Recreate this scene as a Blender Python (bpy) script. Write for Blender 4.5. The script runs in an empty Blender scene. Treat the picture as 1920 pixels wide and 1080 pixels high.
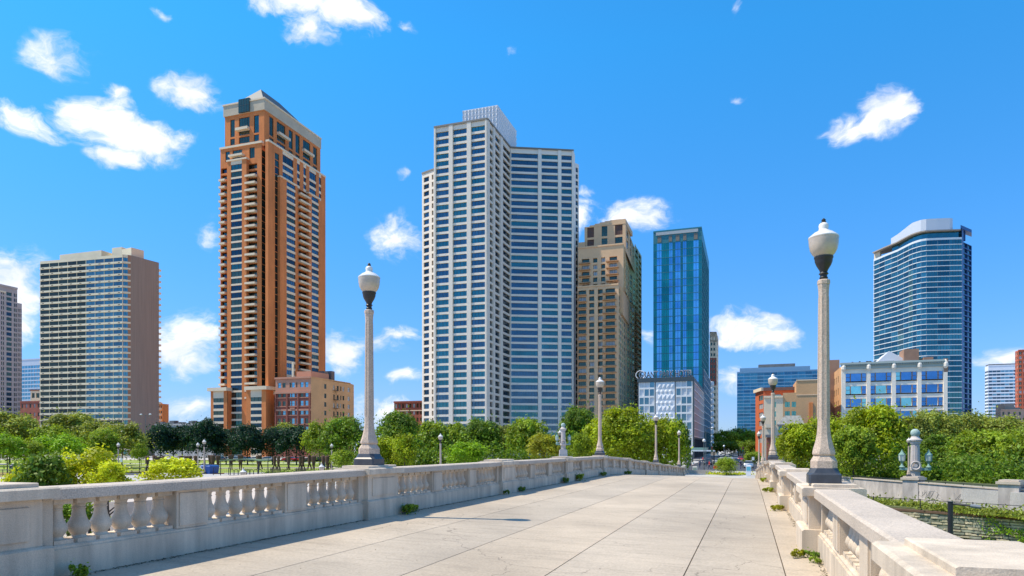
EXPO=0.62; SUN_E=3.8; SKY_S=0.10; SKY_T=(.26,1.26,1.74); SKY_LO=(.47,.65,1.10); CLOUD_B=7.6
import bpy, math, random
import numpy as np
from mathutils import Vector

random.seed(7)
S = bpy.context.scene
COL = S.collection
FP, CX, HY = 1300.0, 960.0, 840.0      # focal length, centre column and horizon row of the photograph (1920 wide)
YAW = math.radians(18.8)
CA, SA = math.cos(YAW), math.sin(YAW)
GZ = -4.05                              # street level (camera at z = 0)

def ray(px):
    r = (px - CX) / FP
    return (r * CA - SA, r * SA + CA)
def at(px, F):
    d = ray(px); return (d[0] * F, d[1] * F)
def onY(px, Y):
    d = ray(px); return (d[0] * Y / d[1], Y)
def dep(p):
    return -p[0] * SA + p[1] * CA
def zp(py, F):
    return (HY - py) * F / FP
def top(px, py, z):                     # plan position of a corner seen at px,py whose height is z
    return at(px, z * FP / (HY - py))
def proj(p):
    F = dep(p)
    if F < .1: return None
    r = (p[0] * CA + p[1] * SA) / F
    return (CX + FP * r, HY - FP * p[2] / F)
def tpx(A, B, px):                      # parameter along A-B where column px crosses it
    d = ray(px); ex, ey = B[0] - A[0], B[1] - A[1]
    return (A[1] * d[0] - A[0] * d[1]) / (ex * d[1] - ey * d[0])

# ------------------------------------------------------------------ materials
def lin(c):
    return tuple(((x / 255) / 12.92 if x / 255 <= .04045 else ((x / 255 + .055) / 1.055) ** 2.4) for x in c)
MATS = {}
def mat(name, col, rough=.8, metal=0, n1=(0, 1), n2=(0, 1), bump=0, bscale=20, spec=None, stretch=None, trans=0, coat=0, n3=None):
    if name in MATS: return MATS[name]
    m = bpy.data.materials.new(name); m.use_nodes = True
    nt = m.node_tree; N = nt.nodes; L = nt.links
    p = N['Principled BSDF']
    p.inputs['Base Color'].default_value = (*col, 1)
    p.inputs['Roughness'].default_value = rough
    p.inputs['Metallic'].default_value = metal
    if coat: p.inputs['Coat Weight'].default_value = coat
    if spec is not None: p.inputs['Specular IOR Level'].default_value = spec
    if n1[0] or n2[0] or bump:
        tc = N.new('ShaderNodeTexCoord'); src = tc.outputs['Object']
        if stretch:
            mp = N.new('ShaderNodeMapping'); mp.inputs['Scale'].default_value = stretch
            L.new(src, mp.inputs[0]); src = mp.outputs[0]
        cur = None
        for (amt, sc, *ex) in (n1, n2) + ((n3,) if n3 else ()):
            if not amt: continue
            nz = N.new('ShaderNodeTexNoise'); nz.inputs['Scale'].default_value = sc
            nz.inputs['Detail'].default_value = 5; nz.inputs['Roughness'].default_value = .62
            if ex:
                m3 = N.new('ShaderNodeMapping'); m3.inputs['Scale'].default_value = ex[0]; L.new(src, m3.inputs[0]); L.new(m3.outputs[0], nz.inputs['Vector'])
            else: L.new(src, nz.inputs['Vector'])
            mr = N.new('ShaderNodeMapRange'); mr.inputs[1].default_value = .3; mr.inputs[2].default_value = .7
            mr.inputs[3].default_value = 1 - amt; mr.inputs[4].default_value = 1 + amt * (.3 if ex else 1)
            L.new(nz.outputs[0], mr.inputs[0])
            if cur is None: cur = mr.outputs[0]
            else:
                mm = N.new('ShaderNodeMath'); mm.operation = 'MULTIPLY'
                L.new(cur, mm.inputs[0]); L.new(mr.outputs[0], mm.inputs[1]); cur = mm.outputs[0]
        if cur is not None:
            vm = N.new('ShaderNodeVectorMath'); vm.operation = 'SCALE'
            vm.inputs[0].default_value = col; L.new(cur, vm.inputs['Scale'])
            L.new(vm.outputs[0], p.inputs['Base Color'])
        if bump:
            nb = N.new('ShaderNodeTexNoise'); nb.inputs['Scale'].default_value = bscale; nb.inputs['Detail'].default_value = 6
            L.new(src, nb.inputs['Vector'])
            b = N.new('ShaderNodeBump'); b.inputs['Strength'].default_value = bump; b.inputs['Distance'].default_value = .02
            L.new(nb.outputs[0], b.inputs['Height']); L.new(b.outputs[0], p.inputs['Normal'])
    MATS[name] = m
    return m
def glass(name, col, metal=.85, rough=.06):
    return mat(name, col, rough, metal, n1=(.22, .13))

# ------------------------------------------------------------------ mesh building
ORG = {}
def wo(o):
    return ORG.get(o.name, (0, 0, 0))
class MB:
    def __init__(s): s.v = []; s.f = []; s.m = []
    def poly(s, pts, m=0):
        i = len(s.v); s.v += [tuple(p) for p in pts]; s.f.append(tuple(range(i, i + len(pts)))); s.m.append(m)
    def obox(s, o, a, b, c, m=0):
        o = Vector(o); a = Vector(a); b = Vector(b); c = Vector(c); i = len(s.v)
        if a.cross(b).dot(c) < 0: a, b = b, a
        s.v += [tuple(x) for x in (o, o + a, o + a + b, o + b, o + c, o + a + c, o + a + b + c, o + b + c)]
        for q in ((0, 3, 2, 1), (4, 5, 6, 7), (0, 1, 5, 4), (1, 2, 6, 5), (2, 3, 7, 6), (3, 0, 4, 7)):
            s.f.append(tuple(i + k for k in q)); s.m.append(m)
    def box(s, x0, x1, y0, y1, z0, z1, m=0):
        s.obox((x0, y0, z0), (x1 - x0, 0, 0), (0, y1 - y0, 0), (0, 0, z1 - z0), m)
    def prism(s, plan, z0, z1, m=0, mt=None):
        n = len(plan); ar = sum(plan[i][0] * plan[(i + 1) % n][1] - plan[(i + 1) % n][0] * plan[i][1] for i in range(n))
        if ar < 0: plan = plan[::-1]
        for i in range(n):
            a, b = plan[i], plan[(i + 1) % n]
            s.poly([(*a, z0), (*b, z0), (*b, z1), (*a, z1)], m)
        s.poly([(*p, z1) for p in plan], m if mt is None else mt)
        s.poly([(*p, z0) for p in plan[::-1]], m)
    def loft(s, rings, m=0, cap=True):
        n = len(rings[0]); i = len(s.v)
        for r in rings: s.v += [tuple(p) for p in r]
        for k in range(len(rings) - 1):
            mk = m[k] if isinstance(m, (list, tuple)) else m
            for j in range(n):
                a = i + k * n + j; b = i + k * n + (j + 1) % n
                s.f.append((a, b, b + n, a + n)); s.m.append(mk)
        if cap:
            m0 = m[0] if isinstance(m, (list, tuple)) else m
            s.f.append(tuple(i + j for j in range(n))[::-1]); s.m.append(m0)
            m1 = m[-1] if isinstance(m, (list, tuple)) else m
            s.f.append(tuple(i + (len(rings) - 1) * n + j for j in range(n))); s.m.append(m1)
    def lathe(s, cx, cy, prof, n=12, m=0, ph=0, zo=0):
        s.loft([[(cx + max(r, .001) * math.cos(ph + 2 * math.pi * j / n), cy + max(r, .001) * math.sin(ph + 2 * math.pi * j / n), z + zo) for j in range(n)] for r, z in prof], m)
    def tube(s, p, q, r0, r1=None, n=6, m=0):
        r1 = r0 if r1 is None else r1
        p = Vector(p); q = Vector(q); d = (q - p).normalized()
        u = d.cross(Vector((0, 0, 1)) if abs(d.z) < .9 else Vector((1, 0, 0))).normalized(); w = d.cross(u)
        s.loft([[tuple(c + (u * math.cos(2 * math.pi * j / n) + w * math.sin(2 * math.pi * j / n)) * r) for j in range(n)] for c, r in ((p, r0), (q, r1))], m)
    def build(s, name, mats, parent=None, smooth=False, loc=None, kind=None, label=None):
        if not s.f: return None
        me = bpy.data.meshes.new(name)
        o3 = wo(parent) if parent is not None else (loc or (0, 0, 0))
        me.from_pydata([(v[0] - o3[0], v[1] - o3[1], v[2] - o3[2]) for v in s.v], [], s.f)
        mats = mats if isinstance(mats, (list, tuple)) else [mats]
        for x in mats: me.materials.append(x)
        me.polygons.foreach_set('material_index', s.m)
        if smooth:
            me.polygons.foreach_set('use_smooth', [True] * len(s.f))
        me.update()
        if smooth:
            try: me.set_sharp_from_angle(angle=math.radians(38))
            except Exception: pass
        o = bpy.data.objects.new(name, me); COL.objects.link(o)
        ORG[o.name] = o3
        if parent is not None: o.parent = parent
        else: o.location = o3
        if kind: o['kind'] = kind
        if label: o['label'] = label
        return o

def tag(o, label, cat, group=None, kind=None):
    o['label'] = label; o['category'] = cat
    if group: o['group'] = group
    if kind: o['kind'] = kind
    return o
def thing(name, label, cat, loc=(0, 0, 0), group=None, kind=None):
    o = bpy.data.objects.new(name, None); COL.objects.link(o); o.empty_display_size = .3
    o.location = loc; ORG[o.name] = tuple(loc)
    return tag(o, label, cat, group, kind)
def dup(root, loc, label, group=None, rz=0, sc=1):
    r = root.copy(); COL.objects.link(r); r.location = loc; r.rotation_euler = (0, 0, rz); r.scale = (sc, sc, sc)
    r['label'] = label
    if group: r['group'] = group
    for ch in list(root.children):
        c = ch.copy(); COL.objects.link(c); c.parent = r
        for g in list(ch.children):
            d = g.copy(); COL.objects.link(d); d.parent = c
    return r
def struct(name, mb, m, **k):
    o = mb.build(name, m, None, **k); o['kind'] = 'structure'; return o

# ------------------------------------------------------------------ building helpers
def many(parent, name, items, mats, cap=100, smooth=False):
    """items: (score, function(mesh builder)); the largest become parts, the rest one part"""
    items = sorted(items, key=lambda t: -t[0])
    for sc, fn in items[:cap]:
        b = MB(); fn(b); b.build(name, mats, parent, smooth)
    if items[cap:]:
        b = MB()
        for sc, fn in items[cap:]: fn(b)
        b.build(name, mats, parent, smooth, kind='stuff')

def score(p, u, h):
    a = proj(p); b = proj((p[0] + u[0], p[1] + u[1], p[2] + h))
    if a is None or b is None: return 0
    if max(a[0], b[0]) < 0 or min(a[0], b[0]) > 1920: return 0
    hid = .3 if max(a[1], b[1]) > 800 else 1
    return abs(a[0] - b[0]) * abs(a[1] - b[1]) * hid

class Bld:
    """a building: wall mesh (slots), list of windows, extra repeated parts"""
    def __init__(s, name, label, cat, origin, wall_mats, win_mats, group=None):
        s.t = thing(name, label, cat, origin, group); s.w = MB(); s.wm = wall_mats; s.gm = win_mats; s.win = []; s.rng = random.Random(name)
    def window(s, p, u, h, n, nm=0, nh=0, gs=(1,), fr=.09):
        """pane + bars; p lower left corner on the glass plane, u width vector, n outward"""
        g = s.rng.choice(gs); p = Vector(p); u = Vector(u); n = Vector(n); w = u.length; e = u / w
        def fn(b):
            b.poly([p, p + u, p + u + Vector((0, 0, h)), p + Vector((0, 0, h))], g)
            q = p + n * .01
            for k in range(nm):
                c = q + e * (w * (k + 1) / (nm + 1) - fr / 2)
                b.obox(c, e * fr, n * .07, (0, 0, h), 0)
            for k in range(nh):
                c = q + Vector((0, 0, h * (k + 1) / (nh + 1) - fr / 2))
                b.obox(c, u, n * .05, (0, 0, fr), 0)
        s.win.append((score(p, u, h), fn))
    def facade(s, A, B, z0, z1, wins, rows, d=.35, m=0, sp=None, gs=(1,), pil=0, pm=None, nh=0, fr=.09, px=True, pick=None, rv=None):
        """A->B left to right seen from outside; wins (a, b, mullions) in picture columns or metres; rows (zlo, zhi)"""
        L = math.hypot(B[0] - A[0], B[1] - A[1]); e = ((B[0] - A[0]) / L, (B[1] - A[1]) / L); n = (e[1], -e[0])
        P = lambda t, z, o=0: (A[0] + e[0] * t - n[0] * o, A[1] + e[1] * t - n[1] * o, z)
        cs = []
        for w in wins:
            a, b = (tpx(A, B, w[0]) * L, tpx(A, B, w[1]) * L) if px else w[:2]
            cs.append((max(a, 0), min(b, L), w[2] if len(w) > 2 else 0))
        cs.sort(); sp = m if sp is None else sp; rv = sp if rv is None else rv
        t = 0; rows = sorted(r for r in rows if r[1] > z0 and r[0] < z1)
        edges = []
        for a, b, nm in cs:
            edges.append((t, a)); t = b
        edges.append((t, L))
        for a, b in edges:
            if b - a > .01:
                s.w.poly([P(a, z0), P(b, z0), P(b, z1), P(a, z1)], m)
                if pil: s.w.obox(P(a + .05, z0, -.002), (e[0] * (b - a - .1), e[1] * (b - a - .1), 0), (n[0] * pil, n[1] * pil, 0), (0, 0, z1 - z0), m if pm is None else pm)
        for a, b, nm in cs:
            z = z0
            for lo, hi in rows:
                lo = max(lo, z0); hi = min(hi, z1)
                if lo - z > .01: s.w.poly([P(a, z), P(b, z), P(b, lo), P(a, lo)], sp)
                z = hi
                if hi - lo < .3: continue
                s.w.poly([P(a, lo), P(b, lo), P(b, lo, d), P(a, lo, d)], rv)
                s.w.poly([P(a, hi, d), P(b, hi, d), P(b, hi), P(a, hi)], rv)
                s.w.poly([P(a, lo), P(a, lo, d), P(a, hi, d), P(a, hi)], rv)
                s.w.poly([P(b, lo, d), P(b, lo), P(b, hi), P(b, hi, d)], rv)
                g = pick(a / L, lo) if pick else gs
                s.window(P(a, lo, d), (e[0] * (b - a), e[1] * (b - a), 0), hi - lo, (n[0], n[1], 0), nm, nh, g, fr)
            if z1 - z > .01: s.w.poly([P(a, z), P(b, z), P(b, z1), P(a, z1)], sp)
    def band(s, A, B, z0, z1, out=.4, m=0, ext=0):
        L = math.hypot(B[0] - A[0], B[1] - A[1]); e = ((B[0] - A[0]) / L, (B[1] - A[1]) / L); n = (e[1], -e[0])
        s.w.obox((A[0] - e[0] * ext - n[0] * .002, A[1] - e[1] * ext - n[1] * .002, z0), (e[0] * (L + 2 * ext), e[1] * (L + 2 * ext), 0), (n[0] * out, n[1] * out, 0), (0, 0, z1 - z0), m)
    def core(s, plan, z0, z1, inset=.6, m=0, mt=None):
        n = len(plan); ar = sum(plan[i][0] * plan[(i + 1) % n][1] - plan[(i + 1) % n][0] * plan[i][1] for i in range(n))
        if ar < 0: plan = plan[::-1]
        inset = max(inset, .45); ln = []
        for i in range(n):
            a, b = plan[i], plan[(i + 1) % n]; l = math.hypot(b[0] - a[0], b[1] - a[1]); e = ((b[0] - a[0]) / l, (b[1] - a[1]) / l)
            ln.append(((a[0] - e[1] * inset, a[1] + e[0] * inset), e))
        q = []
        for i in range(n):
            (p0, e0), (p1, e1) = ln[i - 1], ln[i]; den = e0[0] * e1[1] - e0[1] * e1[0]
            if abs(den) < .02: q.append(p1); continue
            t = ((p1[0] - p0[0]) * e1[1] - (p1[1] - p0[1]) * e1[0]) / den
            q.append((p0[0] + e0[0] * t, p0[1] + e0[1] * t))
        s.w.prism(q, z0, z1 - .05, m, mt)
    def part(s, name, mb, m, smooth=False, parent=None): return mb.build(name, m, parent or s.t, smooth)
    def done(s, cap=100, wname='wall'):
        w = s.w.build(wname, s.wm, s.t)
        many(s.t, 'window', s.win, s.gm, cap)
        return s.t
def rows(ztop, fl, wh, n):
    return [(ztop - k * fl - wh, ztop - k * fl) for k in range(n)]
def rect(x0, x1, y0, y1): return [(x0, y0), (x1, y0), (x1, y1), (x0, y1)]
# ------------------------------------------------------------------ camera, sun, sky
cam = bpy.data.objects.new('camera', bpy.data.cameras.new('camera')); COL.objects.link(cam); S.camera = cam
cam.data.sensor_width = 36; cam.data.lens = 36 * FP / 1920; cam.data.shift_y = (HY - 540) / 1920
cam.rotation_euler = (math.pi / 2, 0, YAW); cam.data.clip_end = 9000; cam.data.clip_start = .05
S.view_settings.view_transform = 'Standard'; S.view_settings.look = 'None'; S.view_settings.exposure = EXPO; S.view_settings.gamma = 1

SD = Vector((-3.6, -1.1, 6.05)).normalized()
sun = bpy.data.objects.new('sun', bpy.data.lights.new('sun', 'SUN')); COL.objects.link(sun)
sun.data.energy = SUN_E; sun.data.angle = math.radians(.5); sun.data.color = (1, .89, .72)
sun.rotation_euler = SD.to_track_quat('Z', 'Y').to_euler(); sun.location = (0, 0, 60)
world = bpy.data.worlds.new('World'); S.world = world; world.use_nodes = True
nt = world.node_tree; N = nt.nodes; L = nt.links; N.clear()
outw = N.new('ShaderNodeOutputWorld'); bg = N.new('ShaderNodeBackground'); bg.inputs[1].default_value = SKY_S
L.new(bg.outputs[0], outw.inputs[0])
sky = N.new('ShaderNodeTexSky'); sky.sky_type = 'NISHITA'; sky.sun_disc = False
sky.sun_elevation = math.asin(SD.z); sky.sun_rotation = math.atan2(SD.x, SD.y)
sky.air_density = 1.0; sky.dust_density = .25; sky.ozone_density = 2.5; sky.altitude = 200
tint = N.new('ShaderNodeMix'); tint.data_type = 'RGBA'; tint.blend_type = 'MULTIPLY'; tint.inputs[0].default_value = 1
L.new(sky.outputs[0], tint.inputs[6]); tgr = N.new('ShaderNodeMix'); tgr.data_type = 'RGBA'; tgr.inputs[6].default_value = (*SKY_LO, 1); tgr.inputs[7].default_value = (*SKY_T, 1); L.new(tgr.outputs[2], tint.inputs[7])
tcs = N.new('ShaderNodeTexCoord'); sxs = N.new('ShaderNodeSeparateXYZ'); L.new(tcs.outputs['Generated'], sxs.inputs[0]); mrs = N.new('ShaderNodeMapRange'); mrs.inputs[1].default_value = .05; mrs.inputs[2].default_value = .5; L.new(sxs.outputs[2], mrs.inputs[0]); L.new(mrs.outputs[0], tgr.inputs[0])
def math_(op, a, b=None, c=None, clamp=False):
    n = N.new('ShaderNodeMath'); n.operation = op; n.use_clamp = clamp
    for i, x in enumerate((a, b, c)):
        if x is None: continue
        if isinstance(x, (int, float)): n.inputs[i].default_value = x
        else: L.new(x, n.inputs[i])
    return n.outputs[0]
tc = N.new('ShaderNodeTexCoord'); sx = N.new('ShaderNodeSeparateXYZ'); L.new(tc.outputs['Generated'], sx.inputs[0])
az = math_('ARCTAN2', sx.outputs[0], sx.outputs[1]); el = math_('ARCSINE', sx.outputs[2])
cb = N.new('ShaderNodeCombineXYZ'); L.new(az, cb.inputs[0]); L.new(el, cb.inputs[1])
def noise(scale, det, rough, vec, vscale=None):
    if vscale:
        mp = N.new('ShaderNodeMapping'); mp.inputs['Scale'].default_value = vscale; L.new(vec, mp.inputs[0]); vec = mp.outputs[0]
    n = N.new('ShaderNodeTexNoise'); n.inputs['Scale'].default_value = scale; n.inputs['Detail'].default_value = det
    n.inputs['Roughness'].default_value = rough; L.new(vec, n.inputs['Vector']); return n
nw = noise(9, 4, .55, cb.outputs[0], (1, 1.3, 1))
ws = N.new('ShaderNodeVectorMath'); ws.operation = 'SUBTRACT'; L.new(nw.outputs['Color'], ws.inputs[0]); ws.inputs[1].default_value = (.5, .5, .5)
w2 = N.new('ShaderNodeVectorMath'); w2.operation = 'MULTIPLY_ADD'; L.new(ws.outputs[0], w2.inputs[0]); w2.inputs[1].default_value = (.10, .062, 0); L.new(cb.outputs[0], w2.inputs[2])
# clouds by compass direction and height: column, row, half width, half height, strength
CL = [(575, -5, 135, 50, 1.05), (655, 25, 85, 50, .9), (590, 60, 60, 36, .85), (500, 10, 60, 30, .7), (110, 98, 62, 36, .78), (195, 158, 36, 22, .66), (72, 225, 82, 32, 1.0), (205, 228, 85, 56, 1.1), (262, 262, 100, 44, 1.1), (215, 290, 60, 26, .85), (340, 258, 50, 18, .5),
      (360, 182, 74, 42, 1.0), (765, 48, 22, 20, .52), (965, 112, 17, 14, .45), (1375, 187, 20, 11, .5), (1655, 207, 62, 50, 1.15), (1690, 212, 46, 40, 1.0), (1592, 236, 56, 30, .95), (1630, 222, 50, 34, .95),
      (755, 435, 62, 54, .85), (400, 438, 34, 34, .5), (345, 655, 85, 64, 1.0), (645, 655, 60, 50, .9), (745, 630, 62, 24, .7), (30, 560, 85, 92, 1.0),
      (1195, 398, 78, 40, .88), (1105, 355, 20, 10, .5), (1395, 618, 85, 38, 1.0), (1450, 632, 60, 24, .95), (1350, 640, 50, 18, .8), (760, 705, 34, 16, .5), (760, 322, 22, 12, .5), (345, 770, 60, 24, .7),
      (735, 765, 90, 40, .6), (1365, 715, 40, 30, .7), (1885, 680, 60, 26, .75), (1390, 8, 16, 24, .5), (300, 28, 30, 14, .5), (700, 640, 90, 30, .5), (1085, 400, 60, 45, .6), (1215, 630, 20, 30, .5)]
fld = None
for (x, y, rx, ry, st) in CL:
    r = (x - CX) / FP; u = (HY - y) / FP
    d0 = ray(x); a0 = math.atan2(d0[0], d0[1]); hyp = math.hypot(r, 1); e0 = math.atan2(u, hyp)
    sa = 1.12 * rx / FP / (1 + r * r); se = 1.12 * ry / FP / (1 + u * u) * .97
    sb = N.new('ShaderNodeVectorMath'); sb.operation = 'SUBTRACT'; L.new(w2.outputs[0], sb.inputs[0]); sb.inputs[1].default_value = (a0, e0, 0)
    ml = N.new('ShaderNodeVectorMath'); ml.operation = 'MULTIPLY'; L.new(sb.outputs[0], ml.inputs[0]); ml.inputs[1].default_value = (1 / sa, 1 / se, 0)
    ln = N.new('ShaderNodeVectorMath'); ln.operation = 'LENGTH'; L.new(ml.outputs[0], ln.inputs[0])
    v = math_('MULTIPLY', math_('SUBTRACT', 1.0, ln.outputs[1], clamp=True), st)
    fld = v if fld is None else math_('MAXIMUM', fld, v)
nf = noise(22, 9, .66, w2.outputs[0], (1, 1.5, 1))
nf2 = noise(7, 4, .55, w2.outputs[0], (1, 1.6, 1))
# unseen clouds added away from the view for white fill and reflections, thicker overhead
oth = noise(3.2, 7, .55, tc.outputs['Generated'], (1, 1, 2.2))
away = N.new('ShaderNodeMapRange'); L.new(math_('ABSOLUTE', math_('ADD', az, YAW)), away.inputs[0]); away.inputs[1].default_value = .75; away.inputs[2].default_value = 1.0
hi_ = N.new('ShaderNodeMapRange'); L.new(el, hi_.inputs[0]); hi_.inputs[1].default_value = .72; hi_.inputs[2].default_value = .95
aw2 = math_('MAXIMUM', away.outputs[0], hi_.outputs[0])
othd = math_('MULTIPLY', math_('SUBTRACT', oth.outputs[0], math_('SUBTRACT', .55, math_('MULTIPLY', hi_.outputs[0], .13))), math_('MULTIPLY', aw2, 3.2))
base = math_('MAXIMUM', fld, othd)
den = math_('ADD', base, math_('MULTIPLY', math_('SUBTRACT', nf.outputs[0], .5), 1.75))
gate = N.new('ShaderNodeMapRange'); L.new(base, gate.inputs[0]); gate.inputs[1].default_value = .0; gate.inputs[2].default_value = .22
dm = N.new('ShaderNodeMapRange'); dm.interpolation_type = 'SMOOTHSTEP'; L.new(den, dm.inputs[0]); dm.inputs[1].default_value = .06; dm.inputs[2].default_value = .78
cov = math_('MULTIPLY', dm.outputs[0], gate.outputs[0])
shade = N.new('ShaderNodeMapRange'); L.new(math_('ADD', nf2.outputs[0], math_('MULTIPLY', den, .22)), shade.inputs[0]); shade.inputs[1].default_value = .46; shade.inputs[2].default_value = .80
cc = N.new('ShaderNodeMix'); cc.data_type = 'RGBA'; L.new(shade.outputs[0], cc.inputs[0])
K = CLOUD_B
cc.inputs[6].default_value = (.74 * K, .80 * K, .97 * K, 1); cc.inputs[7].default_value = (1.12 * K, 1.1 * K, 1.08 * K, 1)
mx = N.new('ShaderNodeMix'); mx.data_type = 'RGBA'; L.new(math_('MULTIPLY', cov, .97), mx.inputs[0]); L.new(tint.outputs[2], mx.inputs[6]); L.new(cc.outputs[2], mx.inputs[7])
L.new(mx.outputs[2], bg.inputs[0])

# ------------------------------------------------------------------ shared materials
granite = mat('granite', (.65, .54, .41), .75, n1=(.14, .7), n2=(.17, 80), bump=.25, bscale=70, n3=(.34, 2.2, (1, 1.3, .16)))
granite_cap = mat('granite_cap', (.50, .42, .335), .75, n1=(.13, .9), n2=(.32, 48), bump=.35, bscale=50)
granite_lamp = mat('granite_lamp', (.50, .39, .30), .8, n1=(.10, 1.2), n2=(.32, 40), bump=.3, bscale=60)
black_stone = mat('black_stone', (.045, .05, .06), .35, n1=(.25, 6), n2=(.1, 60))
iron = mat('dark_iron', (.02, .022, .026), .45, n1=(.2, 9))
globe_m = mat('opal_globe', (.78, .74, .68), .22, n1=(.07, 5), coat=.3)
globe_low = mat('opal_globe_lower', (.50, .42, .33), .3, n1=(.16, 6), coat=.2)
dirt = mat('dirt_line', (.07, .062, .04), .95, n1=(.5, 9))
concrete = mat('concrete', (.42, .40, .37), .85, n1=(.16, .35), n2=(.16, 7), bump=.2)
asphalt = mat('asphalt', (.055, .058, .065), .85, n1=(.2, .2), n2=(.2, 9))
lawn_m = mat('lawn_grass', (.24, .30, .035), .95, n1=(.3, .12), n2=(.35, 3.5), bump=.6, bscale=9)
dry_m = mat('dry_grass', (.30, .22, .06), .95, n1=(.3, .3), n2=(.3, 3), bump=.5, bscale=9)
path_m = mat('path_stone', (.50, .43, .37), .9, n1=(.12, .2), n2=(.12, 3))
bark = mat('bark', (.075, .055, .042), .95, n1=(.3, 6), bump=.5)
frame_dark = mat('window_frame_dark', (.05, .055, .06), .5)
roof_grey = mat('roof_grey', (.17, .17, .17), .9, n1=(.2, .3))
white_m = mat('white_paint', (.75, .75, .75), .5, n1=(.05, 3))
teal_m = mat('green_bronze', (.20, .33, .27), .6, n1=(.25, 6))

# ------------------------------------------------------------------ ground
g = MB(); g.box(-3000, 3000, -400, 3000, -14, -9.25); struct('ground', g, mat('gravel', (.25, .23, .20), .95, n1=(.25, .3), n2=(.3, 6)))
g = MB()   # street-level land; its near edge follows the retaining walls
edge = [(-3000, 62), (-60, 62), (-10, 66), (-9, 97.2), (2.5, 97.2), (4, 108), (12.1, 102.8), (23.4, 73.6), (60, 52), (200, -20), (240, -300), (3000, -300)]
g.poly([(x, y, GZ) for x, y in edge] + [(3000, 3000, GZ), (-3000, 3000, GZ)])
for (x0, y0), (x1, y1) in zip(edge[4:], edge[5:]): g.poly([(x0, y0, -9.3), (x1, y1, -9.3), (x1, y1, GZ), (x0, y0, GZ)])
struct('street_ground', g, concrete)
g = MB()   # lower plaza on the left of the bridge
g.poly([(-3000, -300, -6.9), (-8.9, -300, -6.9), (-8.9, 50, -6.9), (-60, 50, -6.9), (-3000, 50, -6.9)])
g.poly([(-3000, 50, -6.9), (-60, 50, -6.9), (-60, 62.1, GZ - .01), (-3000, 62.1, GZ - .01)])
g.poly([(-60, 50, -6.9), (-8.9, 50, -6.9), (-9.5, 66.1, GZ - .01), (-60, 62.1, GZ - .01)])
struct('plaza', g, path_m)
def sheet(name, pts, m, dz=.004, z=GZ):
    b = MB(); b.poly([(x, y, z + dz) for x, y in pts]); return struct(name, b, m)
# Michigan-side avenue, cross street and the park road
sheet('avenue', [(-1500, 228), (1500, 228), (1500, 250), (-1500, 250)], asphalt, .004)
sheet('side_street', [(-13.2, 128), (2.2, 128), (2.2, 900), (-13.2, 900)], asphalt, .008)
sheet('park_road', [(-700, 180), (-60, 180), (-60, 198), (-700, 198)], path_m, .004)
b = MB()
for k in range(60): b.box(-5.62, -5.48, 130 + k * 9, 134 + k * 9, GZ + .009, GZ + .013)
for k in range(9): b.box(-12.6 + k * 1.65, -11.8 + k * 1.65, 222, 226, GZ + .009, GZ + .013)
struct('road_markings', b, mat('road_paint', (.6, .6, .56), .8, n1=(.2, 2)))
def gpx(px, py, z=GZ):
    return at(px, FP * z / (HY - py))
def gsheet(name, pts, m, dz=.004): return sheet(name, [gpx(*p) for p in pts], m, dz)
gsheet('lawn', [(-200, 872), (700, 868), (700, 884), (560, 885), (395, 887), (-200, 887)], lawn_m, .004)
gsheet('far_lawn', [(-300, 862.5), (700, 862.5), (700, 866.5), (300, 869), (-300, 869)], lawn_m, .004)
gsheet('dry_lawn', [(-100, 886.5), (52, 885.5), (42, 894), (-100, 896)], dry_m, .008)
gsheet('park_grass', [(640, 868), (1262, 868), (1270, 884), (640, 884)], lawn_m, .006)
sheet('shrub_ground', [(6, 112), (13.5, 104), (24.5, 75.5), (61, 54), (300, -10), (300, 215), (6, 215)], mat('leaf_mould', (.07, .085, .03), .95, n1=(.4, .5)), .004)
gsheet('sunlit_path', [(330, 877.4), (640, 875.4), (640, 877.2), (330, 879.2)], path_m, .008)
b = MB()
A = gpx(208, 884.5); B = gpx(290, 884.5); C = gpx(470, 885.5); D = gpx(365, 889)
def kerb(b, A, B, w, h, z=GZ):
    d = Vector((B[0] - A[0], B[1] - A[1], 0)); n = Vector((-d.y, d.x, 0)).normalized() * w
    b.obox((A[0], A[1], z), d, n, (0, 0, h))
kerb(b, A, B, .5, .12); kerb(b, D, gpx(420, 888.3), .5, .12)
struct('brick_kerb', b, mat('brick_red', (.40, .13, .07), .9, n1=(.2, 2)))
gsheet('park_drive', [(206, 885.3), (300, 885.3), (300, 891), (200, 891)], asphalt, .004)
# planted strip and lower grass on the right of the bridge
b = MB(); b.prism([(8.6, 84.2), (40, 59.2), (59, 50), (60, 51.8), (23.3, 73.5), (11.9, 102.8), (8.4, 100)], -9.3, -6.0)
struct('planted_strip_ground', b, mat('soil', (.12, .13, .05), .95, n1=(.4, .5)))
b = MB(); b.poly([(2, -200, -9.24), (60, -200, -9.24), (60, 42, -9.24), (40, 57, -9.24), (2, 86, -9.24)]); struct('lower_lawn', b, lawn_m)

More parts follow.
